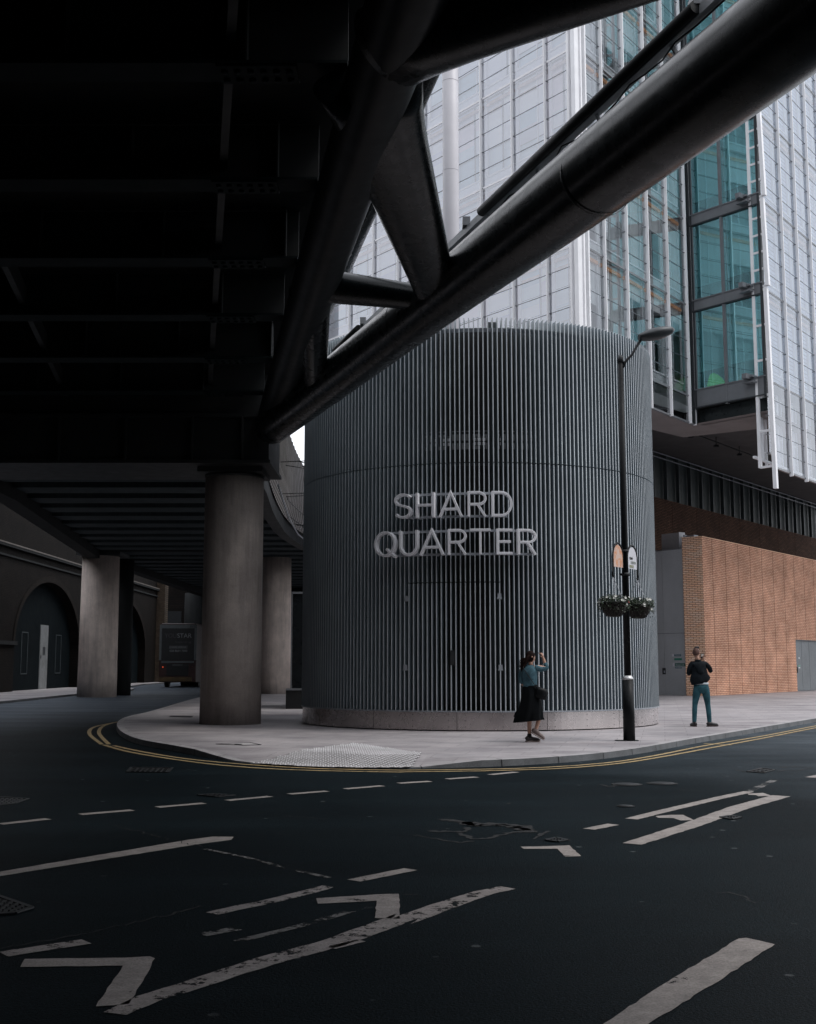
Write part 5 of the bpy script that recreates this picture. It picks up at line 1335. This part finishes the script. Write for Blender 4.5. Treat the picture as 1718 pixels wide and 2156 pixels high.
# ---------- people ----------
def skin(name, vs, es, mt, parent, sub=2, root=0, smooth=True):
    me = bpy.data.meshes.new(name); me.from_pydata([v[:3] for v in vs], es, []); o = bpy.data.objects.new(name, me); COL.objects.link(o)
    s = o.modifiers.new('skin', 'SKIN'); s.branch_smoothing = .3; s.use_smooth_shade = True
    for i, v in enumerate(vs):
        r = v[3]; me.skin_vertices[0].data[i].radius = (r, v[4] if len(v) > 4 else r); me.skin_vertices[0].data[i].use_root = (i == root)
    ss = o.modifiers.new('sub', 'SUBSURF'); ss.levels = sub; ss.render_levels = sub
    dg = bpy.context.evaluated_depsgraph_get(); m2 = bpy.data.meshes.new_from_object(o.evaluated_get(dg))
    bpy.data.objects.remove(o); m2.materials.clear(); m2.materials.append(mt)
    for p in m2.polygons: p.material_index = 0; p.use_smooth = True
    ob = bpy.data.objects.new(name, m2); COL.objects.link(ob); ob.parent = parent; return ob
def join(objs, name):     # several shells of one piece become one mesh
    bm = bmesh.new()
    for o in objs: bm.from_mesh(o.data)
    me = bpy.data.meshes.new(name); bm.to_mesh(me); bm.free(); me.materials.append(objs[0].data.materials[0]); par = objs[0].parent
    for o in objs: bpy.data.objects.remove(o)
    for p in me.polygons: p.use_smooth = True
    ob = bpy.data.objects.new(name, me); COL.objects.link(ob); ob.parent = par; return ob
def hand(vs, es, wi, w, dirv, side, curl, s=1.0):
    """palm + five finger chains grown from wrist index wi"""
    dirv = Vector(dirv).normalized(); side = Vector(side); side = (side-dirv*side.dot(dirv)).normalized(); cu = dirv.cross(side)*curl
    w = Vector(w); palm = w+dirv*.06*s; vs.append((*palm, .026*s, .016*s)); pi_ = len(vs)-1; es.append((wi, pi_))
    for k, (o_, L) in enumerate(((-.030, .060), (-.010, .072), (.010, .068), (.030, .052))):
        b = palm+dirv*.028*s+side*o_*s; vs.append((*b, .0095*s)); bi = len(vs)-1; es.append((pi_, bi))
        c = b+dirv*L*.4*s+cu*.012*s; d = c+dirv*L*.1*s+cu*L*.5*s
        vs.append((*c, .0085*s)); es.append((bi, len(vs)-1)); vs.append((*d, .0075*s)); es.append((len(vs)-2, len(vs)-1))
    t = w+dirv*.03*s-side*.036*s; vs.append((*t, .011*s)); es.append((pi_, len(vs)-1)); t2 = t+dirv*.03*s-side*.014*s+cu*.02*s; vs.append((*t2, .009*s)); es.append((len(vs)-2, len(vs)-1))
def head(m, c, r, yaw, pitch):
    """egg-shaped head with brow, nose, mouth, chin and ears; face looks along local +y before rotation"""
    base = len(m.v); n, k = 20, 16; R3 = Matrix.Rotation(yaw, 3, 'Z') @ Matrix.Rotation(pitch, 3, 'X')
    for i in range(k+1):
        ph = math.pi*i/k; z = math.cos(ph)
        for j in range(n):
            a = 2*math.pi*j/n; x = math.sin(ph)*math.sin(a); y = math.sin(ph)*math.cos(a)
            sx = .80*(1-.18*max(0, -z)); sy = 1.0 if y < 0 else .92
            p = Vector((x*sx, y*sy*(1-.12*max(0, -z) if y < 0 else 1), z*1.22))
            if y > .6 and abs(x) < .3:
                if -.35 < z < .15: p.y += .16*(1-abs(x)/.3)*(1-abs(z+.1)/.25 if abs(z+.1) < .25 else 0)
                if -.62 < z < -.45: p.y += .04
            if y > .5 and .1 < z < .3 and .15 < abs(x) < .6: p.y -= .05
            if z < -.75 and y > 0: p.y += .10
            p = R3 @ (p*r); m.v.append(tuple(Vector(c)+p))
    for i in range(k):
        for j in range(n): a = base+i*n+j; b = base+i*n+(j+1) % n; m.f.append((a, a+n, b+n, b)); m.mi.append(0); m.sm.append(True)
    for s in (-1, 1):
        q = [Vector(c)+R3 @ (Vector((s*(.80+.06*t), -.05-.05*t, .12-.25*t))*r) for t in (0, .5, 1)]; m.tube(q, [.014, .020, .010], 8)
SK = mat('skin_man', (.42, .24, .17), .6, 0, .08, 20); SKW = mat('skin_woman', (.45, .26, .19), .6, 0, .08, 20)
DEN = mat('denim', (.030, .085, .105), .85, 0, .35, 7, (120, .2), .6, 18, spec=.1); JEANW = mat('denim_jacket', (.060, .120, .150), .85, 0, .35, 9, (120, .2), .6, 22, spec=.1)
JK = mat('jacket_dark', (.008, .011, .014), .8, 0, .4, 8, None, .6, 14, spec=.1)
# man
man = empty('person', (6.85, 28.06, .104), label='man in dark jacket and blue jeans, seen from behind holding up a phone', cat='person')
vs = [(-.02, 0, .95, .08, .07), (-.10, .0, .86, .05), (-.165, .015, .50, .03), (-.195, .0, .13, .03), (.085, 0, .86, .05), (.135, .015, .50, .03), (.160, 0, .13, .03), (-.03, 0, 1.10, .09, .07), (-.05, -.01, 1.36, .11, .07), (-.06, 0, 1.50, .07), (-.075, .0, 1.57, .056),
      (-.21, .0, 1.43, .04), (-.272, .09, 1.205, .03), (-.10, .26, 1.34, .03), (.10, .0, 1.44, .04), (.242, .055, 1.265, .03), (.18, .22, 1.44, .030), (.165, .30, 1.52, .026)]
es = [(0, 1), (1, 2), (2, 3), (0, 4), (4, 5), (5, 6), (0, 7), (7, 8), (8, 9), (9, 10), (8, 11), (11, 12), (12, 13), (8, 14), (14, 15), (15, 16), (16, 17)]
hand(vs, es, 17, (.165, .30, 1.52), (-.15, .12, 1), (1, .2, 0), -1)
vs.append((.06, .32, 1.44, .024)); es.append((13, len(vs)-1)); hand(vs, es, len(vs)-1, (.06, .32, 1.44), (.2, .1, 1), (-1, .2, 0), 1)
b1 = skin('body', vs, es, SK, man, 1)
m = MB(); head(m, (-.098, .005, 1.705), .098, R_(-35), R_(28)); m.rings([(-.075, 0, 1.5, .052, .055), (-.085, 0, 1.58, .052, .055), (-.09, 0, 1.64, .050, .05)], 16); b2 = m.build('body', SK, man)
join([b1, b2], 'body')
vs = [(-.0, 0, .95, .13, .11), (-.10, .0, .86, .112, .115), (-.135, .01, .68, .082, .09), (-.165, .015, .50, .060, .066), (-.18, .0, .34, .060, .064), (-.196, .0, .06, .050, .052), (.085, 0, .86, .112, .115), (.115, .01, .68, .082, .09), (.135, .015, .50, .060, .066), (.148, .0, .34, .060, .064), (.161, 0, .06, .050, .052)]
k1 = skin('jeans', vs, [(0, 1), (1, 2), (2, 3), (3, 4), (4, 5), (0, 6), (6, 7), (7, 8), (8, 9), (9, 10)], DEN, man, 2)
m = MB(); m.rings([(-.01, .01, .76, .06, .09), (-.008, .0, .82, .165, .125), (-.008, 0, .90, .178, .135), (-.01, 0, 1.0, .160, .12)], 28); k2 = m.build('jeans', DEN, man); join([k1, k2], 'jeans')
vs = [(-.03, 0, 1.16, .19, .135), (-.045, 0, 1.32, .185, .125), (-.055, -.01, 1.43, .15, .10), (-.065, 0, 1.50, .085, .075),
      (-.215, -.0, 1.455, .068), (-.275, .0, 1.33, .062), (-.275, .10, 1.20, .052), (-.11, .25, 1.33, .043), (.10, -.0, 1.455, .068), (.195, .0, 1.36, .062), (.245, .06, 1.26, .056), (.19, .20, 1.42, .042)]
j1 = skin('jacket', vs, [(0, 1), (1, 2), (2, 3), (2, 4), (4, 5), (5, 6), (6, 7), (2, 8), (8, 9), (9, 10), (10, 11)], JK, man, 2)
m = MB(); wob = lambda k, a: 1+(.04*math.sin(3*a+k)+.03*math.sin(7*a+1.3*k))*(k > 0)
m.rings([(-.06, 0, 1.50, .07, .06), (-.058, 0, 1.47, .13, .085), (-.055, 0, 1.42, .175, .105), (-.05, 0, 1.34, .178, .118), (-.04, .0, 1.22, .185, .13), (-.035, .0, 1.13, .235, .14, .0), (-.04, 0, 1.06, .225, .145, .02), (-.05, 0, .985, .18, .14, .03)][::-1], 32, 0, True, wob); j2 = m.build('jacket', JK, man)
j3 = None
join([j1, j2], 'jacket')
m = MB(); m.rings([(-.065, -.005, 1.49, .078, .078), (-.07, -.005, 1.545, .068, .070)], 20); m.build('collar', JK, man)
m = MB(); m.rings([(-.01, 0, .965, .176, .136), (-.01, 0, 1.01, .172, .132)], 28); m.build('shirt', mat('shirt', (.42, .48, .52), .8), man)
def hairball(name, c, r, yaw, pitch, zcut, mt, par, sc_=1.06, yf=.25):
    m = MB(); tmp = MB(); head(tmp, (0, 0, 0), r*sc_, 0, 0); R3 = Matrix.Rotation(yaw, 3, 'Z') @ Matrix.Rotation(pitch, 3, 'X'); n = 20
    m.v = [tuple(Vector(c)+R3 @ Vector(v)) for v in tmp.v[:17*20]]
    for i in range(16):
        for j in range(n):
            ids = (i*n+j, (i+1)*n+j, (i+1)*n+(j+1) % n, i*n+(j+1) % n); cc = sum((Vector(tmp.v[k]) for k in ids), Vector())/4
            if cc.z/r > zcut+max(0, cc.y/r)*yf*3.2: m.f.append(ids); m.mi.append(0); m.sm.append(True)
    return m.build(name, mt, par)
hairball('hair', (-.098, .005, 1.705), .098, R_(-35), R_(28), -.35, mat('hair_fade', (.085, .042, .032), .8, 0, .3, 30), man, 1.03, .5)
m = MB(); m.tube([(-.155, .0, 1.775), (-.12, -.01, 1.815), (-.075, .02, 1.825), (-.045, .06, 1.815), (-.03, .085, 1.80)], [(.035, .018), (.055, .026), (.055, .028), (.042, .022), (.015, .01)], 14); m.build('quiff', mat('hair_dark', (.012, .010, .010), .6, 0, .3, 40), man)
SHO = mat('shoe_black', (.010, .010, .011), .5); SOL = mat('sole', (.05, .03, .03), .7)
def shoe(x, y, ang, par, mt, sol, z=0, L=.285, tilt=0, lift=0):
    m = MB(); prof = [(-.07, .035, .035, .075), (-.04, .042, .05, .085), (0, .044, .055, .085), (.06, .044, .042, .06), (.12, .050, .036, .045), (.17, .046, .03, .036), (.20, .025, .018, .026)]
    m.tube([(p[0], 0, .012+p[2]) for p in prof], [(p[1], p[2]) for p in prof], 16); 
    m.tube([(-.078, 0, .012), (-.03, 0, .012), (.1, 0, .012), (.16, 0, .012), (.207, 0, .014)], [(.034, .013), (.046, .014), (.052, .014), (.048, .014), (.02, .01)], 16, 1)
    m.tube([(.03, -.03, .09), (.05, .0, .102), (.03, .03, .09)], .006, 6, 1)
    o = m.build('shoe', [mt, sol], par); o.location = (x, y, z); o.rotation_euler = (0, tilt, ang); return o
shoe(-.195, -.02, R_(100), man, SHO, SOL); shoe(.165, -.01, R_(12), man, SHO, SOL)
ph = empty('phone', tuple(man.location+Vector((.135, .36, 1.60))), rz=R_(-10), label='small black phone held up in the man\'s right hand', cat='phone'); ph.rotation_euler[0] = R_(-15); ph.scale = (1.2, 1.2, 1.2)
m = MB(); m.box(-.036, .036, -.004, .004, -.03, .075); m.build('case', M['gloss_black'], ph, bevel=.003); m = MB(); m.box(-.024, .024, -.006, -.0045, .01, .062); m.build('screen', mat('phone_screen', (.35, .32, .30), .3, emit=((.6, .55, .5), .12)), ph)

# woman
wo_ = empty('person', (2.32, 22.42, .104), label='woman in denim jacket and black skirt, walking with one hand up', cat='person')
vs = [(-.04, 0, .95, .09, .07), (-.06, .02, .80, .07), (-.06, .03, .44, .048), (-.065, .03, .12, .035), (.0, -.02, .80, .07), (.125, .0, .47, .050), (.045, -.02, .20, .035), (-.04, 0, 1.10, .08, .06), (-.05, 0, 1.30, .10, .06), (-.03, 0, 1.40, .045), (-.02, 0, 1.48, .042),
      (.04, -.02, 1.385, .05), (.27, .02, 1.36, .040), (.215, .05, 1.54, .028), (-.18, .04, 1.34, .045), (-.20, .12, 1.10, .035), (-.10, .22, 1.00, .027)]
es = [(0, 1), (1, 2), (2, 3), (0, 4), (4, 5), (5, 6), (0, 7), (7, 8), (8, 9), (9, 10), (8, 11), (11, 12), (12, 13), (8, 14), (14, 15), (15, 16)]
hand(vs, es, 13, (.215, .05, 1.54), (-.25, .1, 1), (.6, .6, 0), 1.3, .92); hand(vs, es, 16, (-.10, .22, 1.0), (.6, .6, -.3), (0, 1, .5), 1, .9)
b1 = skin('body', vs, es, SKW, wo_, 1)
m = MB(); head(m, (-.025, .0, 1.565), .092, R_(-72), R_(2)); m.rings([(-.03, 0, 1.40, .042, .045), (-.028, 0, 1.45, .040, .042), (-.025, 0, 1.52, .042, .042)], 16); b2 = m.build('body', SKW, wo_)
join([b1, b2], 'body')
vs = [(-.055, 0, 1.07, .125, .105), (-.05, 0, 1.20, .15, .11), (-.055, -.01, 1.32, .155, .105), (-.04, 0, 1.40, .085, .07),
      (.045, -.03, 1.375, .066), (.16, -.02, 1.335, .054), (.285, .01, 1.355, .047), (.235, .045, 1.47, .042), (-.175, .03, 1.345, .060), (-.215, .07, 1.20, .050), (-.175, .14, 1.06, .042)]
k1 = skin('denim_jacket', vs, [(0, 1), (1, 2), (2, 3), (2, 4), (4, 5), (5, 6), (6, 7), (2, 8), (8, 9), (9, 10)], JEANW, wo_, 2)
m = MB(); m.rings([(-.045, 0, 1.015, .132, .115), (-.045, 0, 1.05, .130, .112), (-.045, 0, 1.16, .135, .108), (-.052, 0, 1.28, .150, .105), (-.05, -.01, 1.36, .145, .09), (-.035, -.01, 1.405, .07, .06)], 28, 0, True, lambda k, a: 1+.02*math.sin(5*a+2*k)); k2 = m.build('denim_jacket', JEANW, wo_); join([k1, k2], 'denim_jacket')
SKT = mat('skirt', (.004, .005, .006), .9, 0, .3, 5, spec=.1)
m = MB(); wob = lambda k, a: 1+.022*k*math.sin(6*a+k*.5)*min(1, k/3)
m.rings([(-.04, 0, 1.06, .125, .105), (-.04, 0, .98, .145, .13), (-.035, 0, .85, .175, .16), (-.035, .0, .70, .205, .18, .0), (-.055, 0, .56, .24, .20, -.01), (-.075, 0, .45, .27, .20, .0), (-.08, 0, .385, .285, .19, .03)][::-1], 60, 0, False, lambda k, a: 1+(.07*math.sin(7*a+(6-k)*.5)+.03*math.sin(13*a))*((6-k)/6))
m2_ = m.build('skirt', SKT, wo_); 
m = MB(); m.tube([(-.24, 0, .55), (-.30, .0, .50), (-.345, .01, .455)], [(.04, .07), (.03, .05), (.01, .02)], 10); x_ = m.build('skirt', SKT, wo_); join([m2_, x_], 'skirt')
HW = mat('hair_brown', (.012, .006, .005), .8, 0, .4, 30, stretch=(1, 1, 5), spec=.08)
m = MB(); rn = random.Random(3)
hb = hairball('hair', (-.025, .0, 1.565), .092, R_(-72), R_(2), -.9, HW, wo_, 1.08, .55)
for i in range(46):
    a = rn.uniform(-1, 1); b = rn.uniform(-1, 1); p0 = Vector((-.04+.03*a, .06*b, 1.62-.05*abs(a))); L = rn.uniform(.6, 1.1)
    pts = [p0, p0+Vector((-.045, .01*b, -.05)), p0+Vector((-.085-.02*a, .02*b, -.14*L)), p0+Vector((-.10-.06*rn.random()*L, .03*b, -.24*L)), p0+Vector((-.12-.09*rn.random(), .04*b, -.30*L+.08*rn.random()))]
    m.tube(pts, [.022, .026, .020, .012, .002], 6)
for i in range(10):
    p0 = Vector((-.09, rn.uniform(-.04, .04), 1.55)); m.tube([p0, p0+Vector((-.06, 0, rn.uniform(-.05, .0))), p0+Vector((-.12, 0, rn.uniform(-.12, .0))), p0+Vector((-.15, 0, rn.uniform(-.16, -.02)))], [.014, .010, .006, .001], 5)
hh = m.build('hair', HW, wo_); join([hb, hh], 'hair')
m = MB(); m.tube([(.14, .05, 1.64), (.10, .03, 1.66), (.06, .02, 1.67)], .004, 6); m.tube([(.155, .05, 1.63), (.12, .02, 1.625), (.10, .0, 1.655)], .003, 6); hs = m.build('hair_strand', HW, wo_)
SHW = mat('trainer', (.16, .12, .11), .6, 0, .5, 18); SOW = mat('trainer_sole', (.34, .28, .26), .7); SOCK = mat('sock', (.008, .008, .009), .9)
shoe(-.065, .03, R_(8), wo_, mat('trainer_dark', (.03, .025, .025), .7), SOW); s2 = shoe(.015, -.03, R_(-6), wo_, SHW, SOW, z=.135, tilt=R_(30))
m = MB(); m.tube([(.035, -.02, .155), (.05, -.02, .23)], [.042, .040], 14); m.tube([(-.065, .03, .08), (-.065, .03, .15)], [.044, .040], 14); m.build('sock', SOCK, wo_)
bag = empty('shoulder_bag', tuple(wo_.location+Vector((.12, -.13, .80))), label='black shoulder bag hanging at the walking woman\'s hip on a long strap', cat='bag')
m = MB(); m.rings([(0, 0, 0, .10, .05), (0, 0, .03, .12, .06), (0, 0, .15, .12, .055), (-.01, 0, .20, .10, .04)], 24); o = m.build('pouch', M['gloss_black'], bag); o.rotation_euler[1] = R_(18)
m = MB(); m.tube([(-.05, .0, .19), (-.14, -.012, .32), (-.22, -.010, .44), (-.30, .03, .56), (-.28, .10, .62)], [(.018, .006)]*5, 8); m.build('strap', M['black'], bag)
